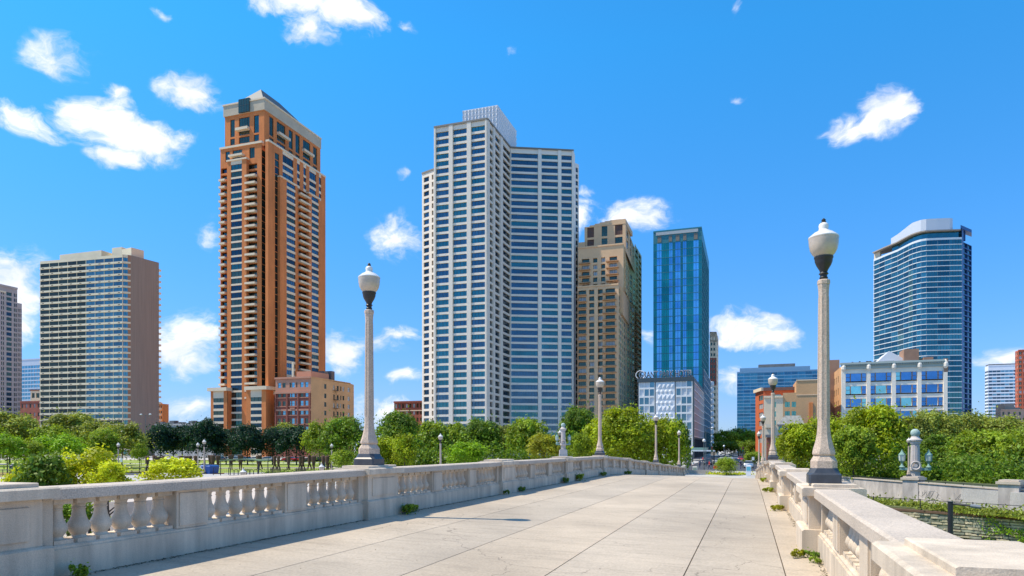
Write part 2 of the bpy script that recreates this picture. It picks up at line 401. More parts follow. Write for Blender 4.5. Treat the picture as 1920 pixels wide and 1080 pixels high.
# ------------------------------------------------------------------ footbridge
def prof(Y):
    if Y < 12: return -1.65 + .015 * max(0, (Y - 8) / 4)
    if Y < 38: return -1.635
    if Y < 48: return -1.635 - .002 * (Y - 38) ** 2
    return -1.635 - .04 * (Y - 43)
def zd(X, Y): return prof(Y) - .025 * (X + 8.15)
YS = [-8, -2, 4, 8, 12, 20, 30] + list(range(38, 50)) + [55, 62, 70, 80, 90, 97.3]
deckm = mat('deck_concrete', (.45, .375, .285), .85, n1=(.16, .30), n2=(.17, 26), bump=.12, bscale=30)
nt2 = deckm.node_tree; N2 = nt2.nodes; L2 = nt2.links; P2 = N2['Principled BSDF']
src = P2.inputs['Base Color'].links[0].from_socket
tcd = N2.new('ShaderNodeTexCoord')
vo = N2.new('ShaderNodeTexVoronoi'); vo.inputs['Scale'].default_value = 1.1; L2.new(tcd.outputs['Object'], vo.inputs['Vector'])
nn = N2.new('ShaderNodeTexNoise'); nn.inputs['Scale'].default_value = 9; L2.new(tcd.outputs['Object'], nn.inputs['Vector'])
ad = N2.new('ShaderNodeMath'); ad.operation = 'MULTIPLY_ADD'; L2.new(nn.outputs[0], ad.inputs[0]); ad.inputs[1].default_value = .09; L2.new(vo.outputs['Distance'], ad.inputs[2])
lt = N2.new('ShaderNodeMapRange'); L2.new(ad.outputs[0], lt.inputs[0]); lt.inputs[1].default_value = .055; lt.inputs[2].default_value = .075; lt.inputs[3].default_value = .42; lt.inputs[4].default_value = 1
mp = N2.new('ShaderNodeMapping'); mp.inputs['Scale'].default_value = (.35, 2.4, 1); L2.new(tcd.outputs['Object'], mp.inputs[0])
st = N2.new('ShaderNodeTexNoise'); st.inputs['Scale'].default_value = 2.2; st.inputs['Detail'].default_value = 7; st.inputs['Roughness'].default_value = .7; L2.new(mp.outputs[0], st.inputs['Vector'])
sm = N2.new('ShaderNodeMapRange'); L2.new(st.outputs[0], sm.inputs[0]); sm.inputs[1].default_value = .28; sm.inputs[2].default_value = .5; sm.inputs[3].default_value = .78; sm.inputs[4].default_value = 1
mu = N2.new('ShaderNodeMath'); mu.operation = 'MULTIPLY'; L2.new(lt.outputs[0], mu.inputs[0]); L2.new(sm.outputs[0], mu.inputs[1])
wv = N2.new('ShaderNodeTexNoise'); wv.inputs['Scale'].default_value = 1.3; wv.inputs['Detail'].default_value = 6; L2.new(tcd.outputs['Object'], wv.inputs['Vector'])
wm = N2.new('ShaderNodeVectorMath'); wm.operation = 'MULTIPLY_ADD'; L2.new(wv.outputs['Color'], wm.inputs[0]); wm.inputs[1].default_value = (1.4, 1.4, 0); L2.new(tcd.outputs['Object'], wm.inputs[2])
ve = N2.new('ShaderNodeTexVoronoi'); ve.feature = 'DISTANCE_TO_EDGE'; ve.inputs['Scale'].default_value = .22; L2.new(wm.outputs[0], ve.inputs['Vector'])
ck = N2.new('ShaderNodeMapRange'); L2.new(ve.outputs['Distance'], ck.inputs[0]); ck.inputs[1].default_value = .0008; ck.inputs[2].default_value = .0026; ck.inputs[3].default_value = .55; ck.inputs[4].default_value = 1
big = N2.new('ShaderNodeTexNoise'); big.inputs['Scale'].default_value = .18; big.inputs['Detail'].default_value = 3; L2.new(tcd.outputs['Object'], big.inputs['Vector'])
bm_ = N2.new('ShaderNodeMapRange'); L2.new(big.outputs[0], bm_.inputs[0]); bm_.inputs[1].default_value = .35; bm_.inputs[2].default_value = .65; bm_.inputs[3].default_value = .9; bm_.inputs[4].default_value = 1.06
mk = N2.new('ShaderNodeMath'); mk.operation = 'MULTIPLY'; L2.new(ck.outputs[0], mk.inputs[0]); L2.new(bm_.outputs[0], mk.inputs[1])
mu2 = N2.new('ShaderNodeMath'); mu2.operation = 'MULTIPLY'; L2.new(mu.outputs[0], mu2.inputs[0]); L2.new(mk.outputs[0], mu2.inputs[1]); mu = mu2
vs = N2.new('ShaderNodeVectorMath'); vs.operation = 'SCALE'; L2.new(src, vs.inputs[0]); L2.new(mu.outputs[0], vs.inputs['Scale']); L2.new(vs.outputs[0], P2.inputs['Base Color'])
JX = [-8.6, -6.25, -4.48, -2.68, -.87, .52, 1.5]
b = MB(); e = .009
for i in range(len(JX) - 1):
    x0, x1 = JX[i] + e, JX[i + 1] - e
    ring = []
    for Y in YS: ring.append([(x0, Y, zd(x0, Y)), (x1, Y, zd(x1, Y)), (x1, Y, zd(x1, Y) - .1), (x0, Y, zd(x0, Y) - .1)])
    b.loft(ring, i % 3)
dms = [deckm]
for f_ in ((.94, .945, .95), (1.05, 1.03, 1.0)):
    q_ = deckm.copy(); q_.name = 'deck_concrete_slab'
    for nd in q_.node_tree.nodes:
        if nd.type == 'VECT_MATH' and nd.operation == 'SCALE' and not nd.inputs[0].is_linked: c_ = nd.inputs[0].default_value; nd.inputs[0].default_value = (c_[0] * f_[0], c_[1] * f_[1], c_[2] * f_[2])
    dms.append(q_)
struct('bridge_pavement', b, dms)
br = thing('footbridge', 'arched concrete footbridge body under the pale pavement and its stone balustrades', 'bridge', (-3.5, 0, -9))
b = MB(); b.loft([[(-8.9, Y, zd(-8.9, Y) - .06), (1.95, Y, zd(1.95, Y) - .06), (1.95, Y, zd(0, Y) - 1.0), (-8.9, Y, zd(-8, Y) - 1.0)] for Y in YS])
b.build('deck_slab', mat('joint_filler', (.10, .09, .08), .9), br)
b = MB()
for y in (-4, 25, 55): b = MB(); b.box(-8.2, 1.2, y, y + 1.6, -9.3, zd(1.2, y) - .98); b.build('bridge_pillar', concrete, br)
b = MB(); b.box(-9.2, 2.6, 94, 97.1, -9.3, -5.1); b.build('abutment', concrete, br)

def rail(side):
    lf = side == 'left'; s = -1 if lf else 1
    xf = -8.25 if lf else 1.14            # inner face of the wall
    c0 = 14.6 if lf else 13.85
    cs = [c0 - 9.1 + 9.1 * k for k in range(11)]
    if not lf: cs[0] = 5.05
    z_ = lambda Y: zd(-8.15 if lf else .88, Y)
    t = thing('stone_balustrade', 'long grey granite balustrade with bulbous balusters along the %s edge of the bridge' % ('left, shaded' if lf else 'right, sunlit'), 'balustrade', (xf, 0, z_(0)), 'balustrades along the two edges of the bridge')
    def sb(b, y0, y1, u0, u1, h0, h1, m=0, st=3, ch=0):   # u measured outward from the wall face
        ys = [y0 + (y1 - y0) * k / st for k in range(st + 1)]
        X0, X1 = xf + s * u0, xf + s * u1
        b.loft([[(X0, Y, z_(Y) + h0), (X1, Y, z_(Y) + h0), (X1, Y, z_(Y) + h1 - ch), (X1 - s * ch * 1.6, Y, z_(Y) + h1), (X0 + s * ch * 1.6, Y, z_(Y) + h1), (X0, Y, z_(Y) + h1 - ch)] for Y in ys], m)
    base = MB(); bal = []; caps = []; panels = []; piers = []
    pf = .12 if lf else .25; pc = .12 if lf else .20; ps_ = -.08 if lf else -.14
    D = .46
    for i, c in enumerate(cs):
        b = MB()
        sb(b, c - .8, c + .8, -pf, .72, -.08, .44, ch=.025, st=1)
        sb(b, c - .70, c + .70, -pc + .07, .64, .44, 1.03, st=1)
        sb(b, c - .52, c + .52, -pc + .045, .5, .53, .94, ch=.01, st=1)
        sb(b, c - .84, c + .84, -pc - .05, .76, 1.03, 1.17, ch=.02, st=1)
        sb(b, c - .66, c + .66, -pc - ps_, .66, 1.17, 1.225, ch=.01, st=1)
        piers.append((c, b))
    for i in range(len(cs) - 1):
        y0, y1 = cs[i] + .8, cs[i + 1] - .8
        sb(base, y0, y1, 0, D, -.08, .36, ch=0); sb(base, y0, y1, .03, D - .03, .36, .41, ch=.02)
        pw = .66; gw = (y1 - y0 - 2 * pw - .24) / 3
        b = MB(); 
        n = 3; cl = (y1 - y0) / n
        for k in range(n): sb(b, y0 - .1 * (k == 0) + k * cl + .005 * (k > 0), y0 + (k + 1) * cl + .1 * (k == n - 1), -.06, D + .06, 1.0, 1.15, ch=.022)
        caps.append(b)
        for k in range(2):
            q = y0 + .12 + gw * (k + 1) + pw * k
            b = MB(); sb(b, q, q + pw, .04, D - .04, .41, 1.0, st=1); sb(b, q + .05, q + pw - .05, .02, D - .02, .45, .96, st=1, ch=.01); panels.append(b)
        for ya_, yb_ in ((y0 - .1, y0 + .12), (y1 - .12, y1 + .1)): b = MB(); sb(b, ya_, yb_, .06, D - .06, .41, 1.0, st=1); panels.append(b)
        for k in range(3):
            q = y0 + .12 + (gw + pw) * k
            nb = 6; sp = gw / nb
            for j in range(nb):
                yc = q + sp * (j + .5); zc = z_(yc); xc = xf + s * D / 2
                def fn(b, yc=yc, zc=zc, xc=xc, sp=sp):
                    h = min(.135, sp * .42)
                    b.box(xc - .15, xc + .15, yc - h, yc + h, zc + .41, zc + .465)
                    pr = [(.105, .465), (.088, .485), (.082, .50), (.11, .535), (.135, .58), (.141, .615), (.13, .655), (.106, .70), (.089, .745), (.08, .80), (.077, .845), (.088, .85), (.088, .864), (.077, .87), (.083, .90), (.10, .925)]
                    b.lathe(xc, yc, pr, 14, 0, zo=zc)
                    b.box(xc - .14, xc + .14, yc - h, yc + h, zc + .925, zc + 1.0)
                bal.append((1 / max(.5, yc) if yc > 0 else .01, fn))
    sb(base, cs[0] - 8.3, cs[0] - .8, 0, D, -.08, 1.15)
    base.build('base_wall', granite, t)
    for c, b in piers: b.build('pier', granite, t)
    for b in caps: b.build('rail_cap', granite_cap, t)
    for b in panels: b.build('panel_block', granite, t)
    many(t, 'baluster', bal, [granite], 100, smooth=True)
    return cs, z_
csL, zL = rail('left'); csR, zR = rail('right')

# ------------------------------------------------------------------ lamp posts on the piers
def make_lamp():
    t = thing('lamp_post', '', 'lamp post', (0, 0, 0), 'stone lamp posts on the bridge piers')
    U = .00496; Hh = lambda y: (1007 - y) * U
    def sq(h, z, ch):
        return [(h, -h + ch, z), (h, h - ch, z), (h - ch, h, z), (-h + ch, h, z), (-h, h - ch, z), (-h, -h + ch, z), (-h + ch, -h, z), (h - ch, -h, z)]
    b = MB(); b.loft([sq(.275, 0, .03), sq(.275, .155, .04), sq(.25, .19, .07), sq(.215, .275, .085)]); b.build('plinth', black_stone, t)
    b = MB()
    rg = [sq(.215, .275, .09), sq(.215, .40, .09), sq(.19, .45, .09), sq(.165, .50, .095), sq(.185, .525, .09), sq(.185, .555, .09)]
    k = .414
    for r, y in ((.172, 880), (.150, 865), (.130, 848), (.113, 828), (.102, 800), (.098, 760), (.084, 320), (.088, 296), (.098, 276), (.105, 274), (.105, 262), (.09, 258)):
        rg.append(sq(r, Hh(y), r * (1 - k)))
    b.loft(rg)
    for a in range(8):     # raised arrises running up the shaft
        an = math.pi / 8 + a * math.pi / 4
        b.tube((math.cos(an) * .098, math.sin(an) * .098, Hh(770)), (math.cos(an) * .083, math.sin(an) * .083, Hh(322)), .016, .013, 5)
    b.build('shaft', granite_lamp, t)
    b = MB(); b.lathe(0, 0, [(.06, Hh(258)), (.075, Hh(250)), (.06, Hh(246)), (.062, Hh(240)), (.085, Hh(236)), (.062, Hh(230)), (.075, Hh(222)), (.125, Hh(205)), (.15, Hh(192)), (.155, Hh(181)), (.165, Hh(178)), (.165, Hh(173)), (.12, Hh(172))], 16); b.build('globe_holder', iron, t, True)
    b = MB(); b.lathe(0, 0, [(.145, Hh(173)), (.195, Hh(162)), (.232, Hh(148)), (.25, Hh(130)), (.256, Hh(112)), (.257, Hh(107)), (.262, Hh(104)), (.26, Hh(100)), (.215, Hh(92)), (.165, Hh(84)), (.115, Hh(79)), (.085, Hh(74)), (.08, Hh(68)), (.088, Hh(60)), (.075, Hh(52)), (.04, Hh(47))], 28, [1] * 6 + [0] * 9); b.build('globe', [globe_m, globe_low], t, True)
    b = MB(); b.lathe(0, 0, [(.035, Hh(48)), (.045, Hh(44)), (.03, Hh(41)), (.04, Hh(37)), (.012, Hh(31))], 10); b.build('finial', iron, t, True)
    return t
LP = make_lamp()
names = {1: 'nearest', 4: 'second nearest', 7: 'third nearest', 10: 'farthest'}
first = True
for side, cs, z_, x in (('left', csL, zL, -8.58), ('right', csR, zR, 1.31)):
    for k in (1, 4, 7, 10):
        y = min(cs[k], 93.4) if k == 10 else cs[k]
        loc = (x, y, z_(y) + 1.222)
        lb = '%s stone lamp post with a white globe on a pier of the %s balustrade' % (names[k], side)
        if k == 1: lb = ('tall stone lamp post with black plinth and white globe, nearest on the %s balustrade' % side)
        if first:
            LP.location = loc; LP['label'] = lb; first = False
        else: dup(LP, loc, lb)

# smaller park lamps: column, row of the top, depth, ground
pk = [(222, 829, 108, GZ, 'white globe park lamp in front of the trees below the brown end wall'),
      (371, 829, 112, GZ, 'shorter of the two park lamps side by side near the blue bin'), (383, 823, 108, GZ, 'taller of the two park lamps side by side near the blue bin'),
      (376, 873, 66, -6.9, 'low white lamp globe peeping over the left railing by the yellow shrub'), (456, 877, 62, -6.9, 'low white lamp globe peeping over the left railing in front of the bench'),
      (603, 868, 72, -6.9, 'low white lamp globe peeping over the left railing near the nearest left lamp post'), (622, 831, 112, GZ, 'park lamp beside the last brown sculpture'),
      (826, 812, 92, GZ, 'park lamp between the green trees right of the nearest left lamp post'), (1212, 843, 120, GZ, 'small park lamp behind the railing between two bridge lamps'),
      (1704, 820, 77.6, -3.2, 'park lamp standing on the concrete wall in front of the fluted column'), (1050, 805, 118, GZ, 'slim park lamp just left of the distant fluted column'), (934, 858, 80, GZ, 'little park lamp showing its globe under the trees above the railing')]
for px, py, F, zg, lb in pk:
    x, y = at(px, F); zt = zp(py, F); sc = (zt - zg) / 4.84
    o = dup(LP, (x, y, zg), lb, 'small park lamps', sc=sc)
# ------------------------------------------------------------------ the buildings
brick_o = mat('orange_brick', (.66, .215, .062), .9, n1=(.13, .09), n2=(.10, 2.5), n3=(.16, .5, (1, 1, .06)))
cream = mat('cream_stone', (.74, .60, .42), .85, n1=(.07, .15))
brick_r = mat('red_brown_brick', (.28, .085, .055), .9, n1=(.15, .12), n2=(.12, 3))
brick_t = mat('tan_brick', (.58, .34, .165), .9, n1=(.13, .1), n2=(.1, 3))
brick_p = mat('pink_brick', (.52, .25, .16), .9, n1=(.1, .15))
g_dark = glass('dark_glass', (.09, .11, .08), .75, .08)
g_teal = glass('teal_glass', (.12, .33, .28), .85)
g_teal2 = glass('deep_teal_glass', (.05, .13, .12), .85)
g_blue = glass('blue_glass', (.09, .15, .19), .85)
g_blue2 = glass('clear_blue_glass', (.22, .42, .48), .85)
g_navy = glass('navy_glass', (.035, .065, .085), .85)
g_curt = mat('curtained_window', (.42, .44, .44), .35, .2, n1=(.2, .6))
rail_dark = mat('balcony_rail', (.10, .09, .08), .5)
def boxplan(A, B, d):
    l = math.hypot(B[0] - A[0], B[1] - A[1]); n = (-(B[1] - A[1]) / l * d, (B[0] - A[0]) / l * d)
    return [A, B, (B[0] + n[0], B[1] + n[1]), (A[0] + n[0], A[1] + n[1])]
def balcony(A, B, z, out, h=.9, hb=.25, gap=.25):
    """slab with a solid cream front between A and B"""
    L = math.hypot(B[0] - A[0], B[1] - A[1]); e = Vector(((B[0] - A[0]) / L, (B[1] - A[1]) / L, 0)); n = Vector((e.y, -e.x, 0))
    def fn(b):
        o = Vector((*A, z)) - n * .003
        b.obox(o, e * L, n * out, (0, 0, hb), 0)
        b.obox(o + n * (out - .15) + Vector((0, 0, hb)), e * L, n * .15, (0, 0, h - hb), 0)
        for q in (o + Vector((0, 0, hb)), o + e * (L - .15) + Vector((0, 0, hb))):
            b.obox(q, e * .15, n * (out - .15), (0, 0, h - hb), 0)
        b.obox(o + n * (out - .1) + Vector((0, 0, h + .2)), e * L, n * .05, (0, 0, .06), 1)
    return (score((*A, z), (e.x * L, e.y * L), h), fn)

# --- slab block on the left
z = 96.3
A, Bq, Cq, Dq = top(75, 490, z), top(230, 477, z), top(245, 478.5, z), top(298, 492.5, z)
cen = ((A[0] + Dq[0]) / 2, (A[1] + Dq[1]) / 2, GZ)
slabw = mat('slab_concrete', (.80, .68, .46), .9, n1=(.1, .1))
B = Bld('apartment_slab', 'wide slab block with cream balcony bands over long strips of windows and a blank brown end wall', 'apartment building', cen,
        [slabw, mat('brown_end_wall', (.30, .265, .21), .9, n1=(.06, .02), n2=(.10, 1.2), stretch=(1, 1, .04)), roof_grey, mat('vent_brown', (.12, .06, .035), .9), mat('tan_side', (.38, .2, .12), .9)],
        [frame_dark, glass('green_grey_glass', (.05, .07, .045), .5, .15), glass('green_grey_glass_b', (.03, .042, .03), .5, .15), glass('slate_blue_glass', (.14, .30, .32), .8, .08), glass('slate_blue_glass_reflection_b', (.09, .20, .24), .8, .08), g_curt])
rr = rows(94.9, 3.0, 1.95, 33)
B.facade(A, Bq, GZ, z, [(75.6 + k * 17.1, 75.6 + (k + 1) * 17.1 - .5, 6) for k in range(9)], rr, d=.2, gs=(1, 2, 1, 2), pick=lambda t, zz: (3, 3, 4) if t > .56 - max(0, 30 - zz) * .01 and zz > 14 else (1, 2, 1, 2), fr=.16)  # bluer panes at upper right: a reflection put into the glass colour
B.facade(Bq, Cq, GZ, z, [(231, 239.5, 1)], rr, d=.3, gs=(3,), sp=0, m=4)
B.facade(Cq, Dq, GZ, z, [], [], m=1)
for lo, hi in rr:
    B.band(A, Bq, lo - .98, lo - .04, .28, 0)
    B.band(Bq, Cq, lo - .95, lo - .1, .3, 0)
    e = Vector((Bq[0] - A[0], Bq[1] - A[1], 0)); Lq = e.length; e /= Lq; n = Vector((e.y, -e.x, 0))
    for k in range(9): B.w.obox(Vector((*A, lo - .72)) + e * (Lq * (k * .115 + .03)) + n * .28, e * 1.3, n * .02, (0, 0, .34), 3)
    e2 = Vector((Dq[0] - Cq[0], Dq[1] - Cq[1], 0)).normalized(); n2_ = Vector((e2.y, -e2.x, 0))
    B.w.obox(Vector((*Dq, lo - 1.0)) - n2_ * 6, e2 * 1.3, n2_ * 6.1, (0, 0, 1.0), 0)
B.core([A, Bq, Cq, Dq, (Dq[0] - (Cq[0] - A[0]) , Dq[1] + (A[1] - Cq[1]))], GZ, z, m=0, mt=2)
p = boxplan(top(112, 478, 101.5), top(190, 469, 101.5), 9); B.w.prism(p, z - 1, 101.5, 0)
p = boxplan(top(210, 465, 103.8), top(228, 463, 103.8), 12); B.w.prism(p, z - 1, 103.8, 0)
p = boxplan(top(228.4, 468, 101), top(252, 474, 101), -0.01 - 8); B.w.prism(p, z - 1, 101, 0)
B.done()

# --- grey tower at the left edge
grey_t = mat('mauve_grey_stone', (.44, .36, .32), .9, n1=(.08, .2))
B = Bld('stone_tower', 'narrow grey-mauve apartment tower with a dark glass strip at the left edge of the picture', 'apartment tower', (-440, 300, GZ), [grey_t, cream], [frame_dark, g_dark, g_navy])
X = -436
PX = lambda px, X: (X, X / ray(px)[0] * ray(px)[1])
a, b_, c = (X, 284), PX(32.5, X), PX(41, X)
r1 = rows(97, 3.12, 2.1, 33)
B.facade(a, b_, GZ, 100.3, [(-26, -22, 0), (-19, -15, 0), (-9, -6, 0), (2, 4, 0), (5.5, 7.5, 0), (12, 22, 2), (26, 28.2, 0), (29.2, 31.4, 0)], r1, d=.3, gs=(1, 1, 2), rv=0)
B.facade(b_, c, GZ, 91.5, [(33.5, 35, 0), (36.6, 38, 0), (39.2, 40.4, 0)], rows(88, 3.12, 2.1, 30), d=.3)
B.facade((-462, 284), a, GZ, 100.3, [(2, 5), (8, 11), (14, 17), (20, 23)], r1, px=False)
B.core([(-462, 284), a, b_, (-462, b_[1])], GZ, 100.3); B.core([(-462, b_[1] - 3), (X, b_[1] - 3), c, (-462, c[1] + 6)], GZ, 91.5)
B.w.box(-436.3, -435.6, a[1], b_[1], 99.8, 101); B.w.box(-436.3, -435.7, 296, 306, 96.2, 97.2, 1)
B.done()
# --- blue office block behind it
def simple(name, label, cat, pxa, pxb, F, pytop, wm, gm, nb, pitch, wh, side=0, gs=(1,), nm=1, d=.2, top_off=1.2, m=0, sp=None, dpt=25, pil=0, pybot=None, Fb=None, jit=1, fr=.12, group=None):
    A = at(pxa, F); Bp = onY(pxb, A[1]); z = zp(pytop, F)
    B = Bld(name, label, cat, (A[0], A[1], GZ), wm, gm, group)
    L = math.hypot(Bp[0] - A[0], Bp[1] - A[1]); w = L / nb
    n = int((z - GZ) / pitch)
    B.facade(A, Bp, GZ, z, [(k * w + w * d, (k + 1) * w - w * d, nm) for k in range(nb)], rows(z - top_off, pitch, wh, n), d=.25, m=m, sp=sp, gs=gs, px=False, pil=pil, fr=fr)
    P = boxplan(A, Bp, dpt)
    if side:
        Q = (P[1], P[2]) if side > 0 else (P[3], P[0])
        nb2 = max(2, int(dpt / w)); w2 = dpt / nb2
        B.facade(Q[0], Q[1], GZ, z, [(k * w2 + w2 * d, (k + 1) * w2 - w2 * d, nm) for k in range(nb2)], rows(z - top_off, pitch, wh, n), d=.25, m=m, sp=sp, gs=gs, px=False, fr=fr)
    B.core(P, GZ, z, mt=len(wm) - 1)
    B.band(P[0], P[1], z - .3, z + .5, .25, m); 
    return B, P, z
white_band = mat('white_spandrel', (.55, .60, .66), .5, .2)
B, P, z = simple('office_block', 'distant sky-blue glass office block with pale stripes between the grey tower and the slab block', 'office building', 40, 76, 520, 675, [white_band, roof_grey], [frame_dark, g_blue2, g_teal], 6, 2.9, 2.1, gs=(1,), d=.02, top_off=4.5)
B.done()
B, P, z = simple('brick_building', 'low red-brown brick building with a cream storey on top, left of the slab block', 'building', 38, 76, 400, 754, [brick_r, roof_grey, cream], [frame_dark, g_dark, g_curt], 5, 5, 2.2, gs=(1, 2), d=.3)
C2, D2 = at(57, 402), at(75, 402); B.facade(C2, D2, z, zp(732, 402), [(59.5, 65, 1), (67.5, 74, 1)], [(z + 2.6, z + 5.4)], m=2); B.core(boxplan(C2, D2, 8), z, zp(732, 402), .3, 2); B.band(C2, D2, zp(732, 402) - .2, zp(732, 402) + .5, .4, 0, .3)
B.done()
# --- long low garage behind the dark trees
B, P, z = simple('low_garage', 'long low concrete garage with dark roof planting behind the dark park trees', 'garage', 290, 400, 330, 797, [concrete, roof_grey], [frame_dark, g_dark], 14, 3.2, 1.4, d=.06)
for k in range(26):
    q = at(300 + k * 3.6 + random.uniform(-1, 1), 334); w = random.uniform(1.2, 4); B.w.box(q[0], q[0] + w, q[1], q[1] + 2, z - .1, z + random.uniform(.6, 2.3), 1)
B.done()
B, P, z = simple('orange_sliver_building', 'thin orange and grey building edge showing right behind the blank brown end wall', 'building', 296, 304.5, 420, 757, [brick_o, roof_grey], [frame_dark, g_dark], 2, 3.2, 1.5, d=.2, dpt=6)
B.done()

# --- orange brick tower
B = Bld('brick_skyscraper', 'tall orange brick skyscraper with cream balconies, a cream crown and a sloped grey roof', 'skyscraper', (-220, 285, GZ), [brick_o, cream, mat('slate_roof', (.055, .075, .085), .6, n1=(.1, .3)), roof_grey],
        [frame_dark, g_dark, g_teal2, g_navy, g_blue])
XL, XR, YF = -235.4, -212.0, 265.0
zs = 140.5
rr = rows(131.6, 3.305, 2.45, 41)
hi_rows = [(134.2, 139.2)]
f = lambda px, Y=YF: onY(px, Y)
B.facade((XL, YF), (XR, YF), GZ, 132.5, [(414.5, 425.5, 0), (464, 482, 2)], rr, d=1.1, gs=(1, 1, 2, 3), rv=0)
B.facade((XL, YF), (XR, YF), 132.5, zs, [(422.5, 431, 1), (436, 454, 2), (467.5, 477.5, 1)], hi_rows, d=.4, gs=(2, 1), rv=0)
bx0, bx1 = onY(426, 263.3)[0], onY(462, 263.3)[0]
B.facade((bx0, 263.3), (bx1, 263.3), GZ, 133.4, [(433, 453.5, 2)], rr, d=.25, gs=(1, 2, 1, 3), sp=1, rv=0)
B.w.poly([(bx1, 263.3, GZ), (bx1, YF, GZ), (bx1, YF, 133.4), (bx1, 263.3, 133.4)]); B.w.poly([(bx0, YF, GZ), (bx0, 263.3, GZ), (bx0, 263.3, 133.4), (bx0, YF, 133.4)])
B.w.box(bx0 - .3, bx1 + .3, 262.9, YF + .4, 133.4, 134.1, 1)
# corner recess of dark glass, then the long side
c1, c2 = (XR, YF), (XR + .4, YF + 3.2)
c3 = (-208.0, 264.6)
B.facade((XR, YF + .01), (XR, YF + 3.0), GZ, zs - 2, [(.15, 2.9, 1)], rows(137.5, 3.305, 3.0, 43), px=False, d=.1, gs=(2, 1, 2, 2), sp=0)
B.facade((XR, YF + 3.0), (-208.0, YF + 3.0), GZ, zs - 2, [(.1, 3.9, 2)], [(a_, b_) for a_, b_ in rows(137.5, 3.305, 3.0, 43)], px=False, d=.1, gs=(2, 1, 2), sp=0)
XS = -208.0
ys = lambda px: XS / ray(px)[0] * ray(px)[1]
ye = ys(610.3)
B.w.poly([(XS, 264.6, GZ), (XS, YF + 3.0, GZ), (XS, YF + 3.0, zs), (XS, 264.6, zs)])
B.w.box(XS - 1.6, XS - .01, 264.6, YF + 3.0, GZ, zs)
B.facade((XS, YF + 2.98), (XS, ys(525)), GZ, zs, [(515.5, 523.5, 2)], rows(137.5, 3.305, 3.1, 43), d=.3, gs=(1, 2, 1, 3), rv=0)
B.facade((XS, ys(525)), (XS, ye), GZ, 127, [(560, 577.5, 2)], [(lo - 1.3, lo + .9) for lo, hi in rr[1:]], d=1.2, gs=(1, 3), rv=0)
# the three bays standing proud of the long side
def sidebay(pa, pb, zt, wins, out, rw):
    X = XS + out; Y = lambda px: X / ray(px)[0] * ray(px)[1]
    ya, yb = Y(pa), Y(pb)
    B.facade((X, ya), (X, yb), GZ, zt, wins, rw, d=.3, gs=(4, 4, 3, 1), sp=1, rv=0)
    B.w.poly([(XS, ya, GZ), (X, ya, GZ), (X, ya, zt), (XS, ya, zt)]); B.w.box(XS, X + .25, ya - .2, yb + .2, zt, zt + .6, 1)
rs = rows(129.5, 3.305, 2.1, 40)
sidebay(525.5, 557.5, 126.5, [(537.5, 553.8, 3)], 1.5, rs[1:])
sidebay(579, 599.5, 126.5, [(584.5, 597.5, 3)], 1.5, rs[1:])
Y = lambda px, X=XS: X / ray(px)[0] * ray(px)[1]
B.facade((XS, ys(525)), (XS, ye), 127, zs, [(530, 550, 2), (557, 562, 0), (569, 574, 0), (580, 592.5, 2), (598, 602, 0)], [(128.3, 130.5), (131.8, 134), (135.2, 138.8)], d=.3, gs=(4, 3), sp=1, rv=0)
B.w.box(XS - 1.5, XS + .3, 264.6, ye, zs, zs + .9, 1); B.w.box(XL - .3, XR + .3, YF - .4, YF + 1, zs, zs + .9, 1)
bal = []
for lo, hi in rr[1:-8]:
    bal.append(balcony(onY(463.5, YF), onY(482.5, YF), lo - .7, 1.9))
    bal.append(balcony(onY(413.8, YF), onY(425, YF), lo - .7, 1.5))
    bal.append(balcony((XS, Y(558.5)), (XS, Y(577.5)), lo - 2.0, 1.7))
bal.append(balcony(onY(433, YF), onY(459, YF), 135.6, 2)); 
# recessed windows behind the side balconies
# crown
XC, YC, zc = -212.9, 268.0, 162.2
Y2 = lambda px: XC / ray(px)[0] * ray(px)[1]
yce = Y2(600.8); xl = onY(421.7, YC)[0]
zb = 157.2
B.facade((xl, YC), (XC, YC), zs, zb, [(431.8, 440.2, 1), (448, 468, 3), (476, 485.5, 1)], [(143.4, 146.4), (147.2, 155.5)], d=.4, gs=(2, 1), rv=0, nh=1)
B.facade((XC, YC), (XC, yce), zs, zb, [(505, 513, 1), (519, 535, 3), (541.5, 549, 1), (554, 562, 1), (568, 581.6, 3), (587, 594.5, 1)], [(143.0, 146.3), (147.2, 156.2)], d=.4, gs=(4, 1, 2), rv=0, nh=1)
B.wm.append(mat('crown_stone', (.50, .42, .30), .85, n1=(.1, .2)))
B.w.box(xl - .5, XC + .5, YC - .5, YC + .6, zb, zc, 4); B.w.box(XC - .6, XC + .5, YC + .6, yce, zb, zc, 4); B.w.box(xl - .5, xl + .6, YC + .6, yce, zb, zc, 1); B.w.box(xl + .6, XC - .6, yce - 1, yce, zb, zc, 1)
B.w.box(xl - .8, XC + .8, YC - .8, YC + .4, zc - .1, zc + .6, 1); B.w.box(XC - .3, XC + .8, YC + .4, yce, zc - .1, zc + .6, 1)
gx0, gx1 = onY(448.3, YC - .7)[0], onY(468, YC - .7)[0]
B.window((gx0, YC - 1.2, 157.4), (gx1 - gx0, 0, 0), 6.2, (0, -1, 0), 3, 1, (1,)); B.w.box(gx0, gx1, YC - 1.1, YC + .6, 157.3, 163.7, 2)
bal += [balcony(onY(446, YC), onY(469, YC), 149, 2, 1.2), balcony((XC, Y2(519)), (XC, Y2(540)), 149.7, 1.6, 1.2), balcony((XC, Y2(566)), (XC, Y2(585)), 149.7, 1.6, 1.2), balcony(onY(427, YC), onY(437, YC), 141.5, 1.5), balcony(onY(474, YC), onY(488, YC), 141.5, 1.5)]
mb = MB(); r0 = [(xl + 1, YC + 1, zc), (XC - 1, YC + 1, zc), (XC - 1, yce - 1.5, zc), (xl + 1, yce - 1.5, zc)]
ra, rb = (-222, 277, 172.6), (-222, Y2(571) - 8, 172.6)
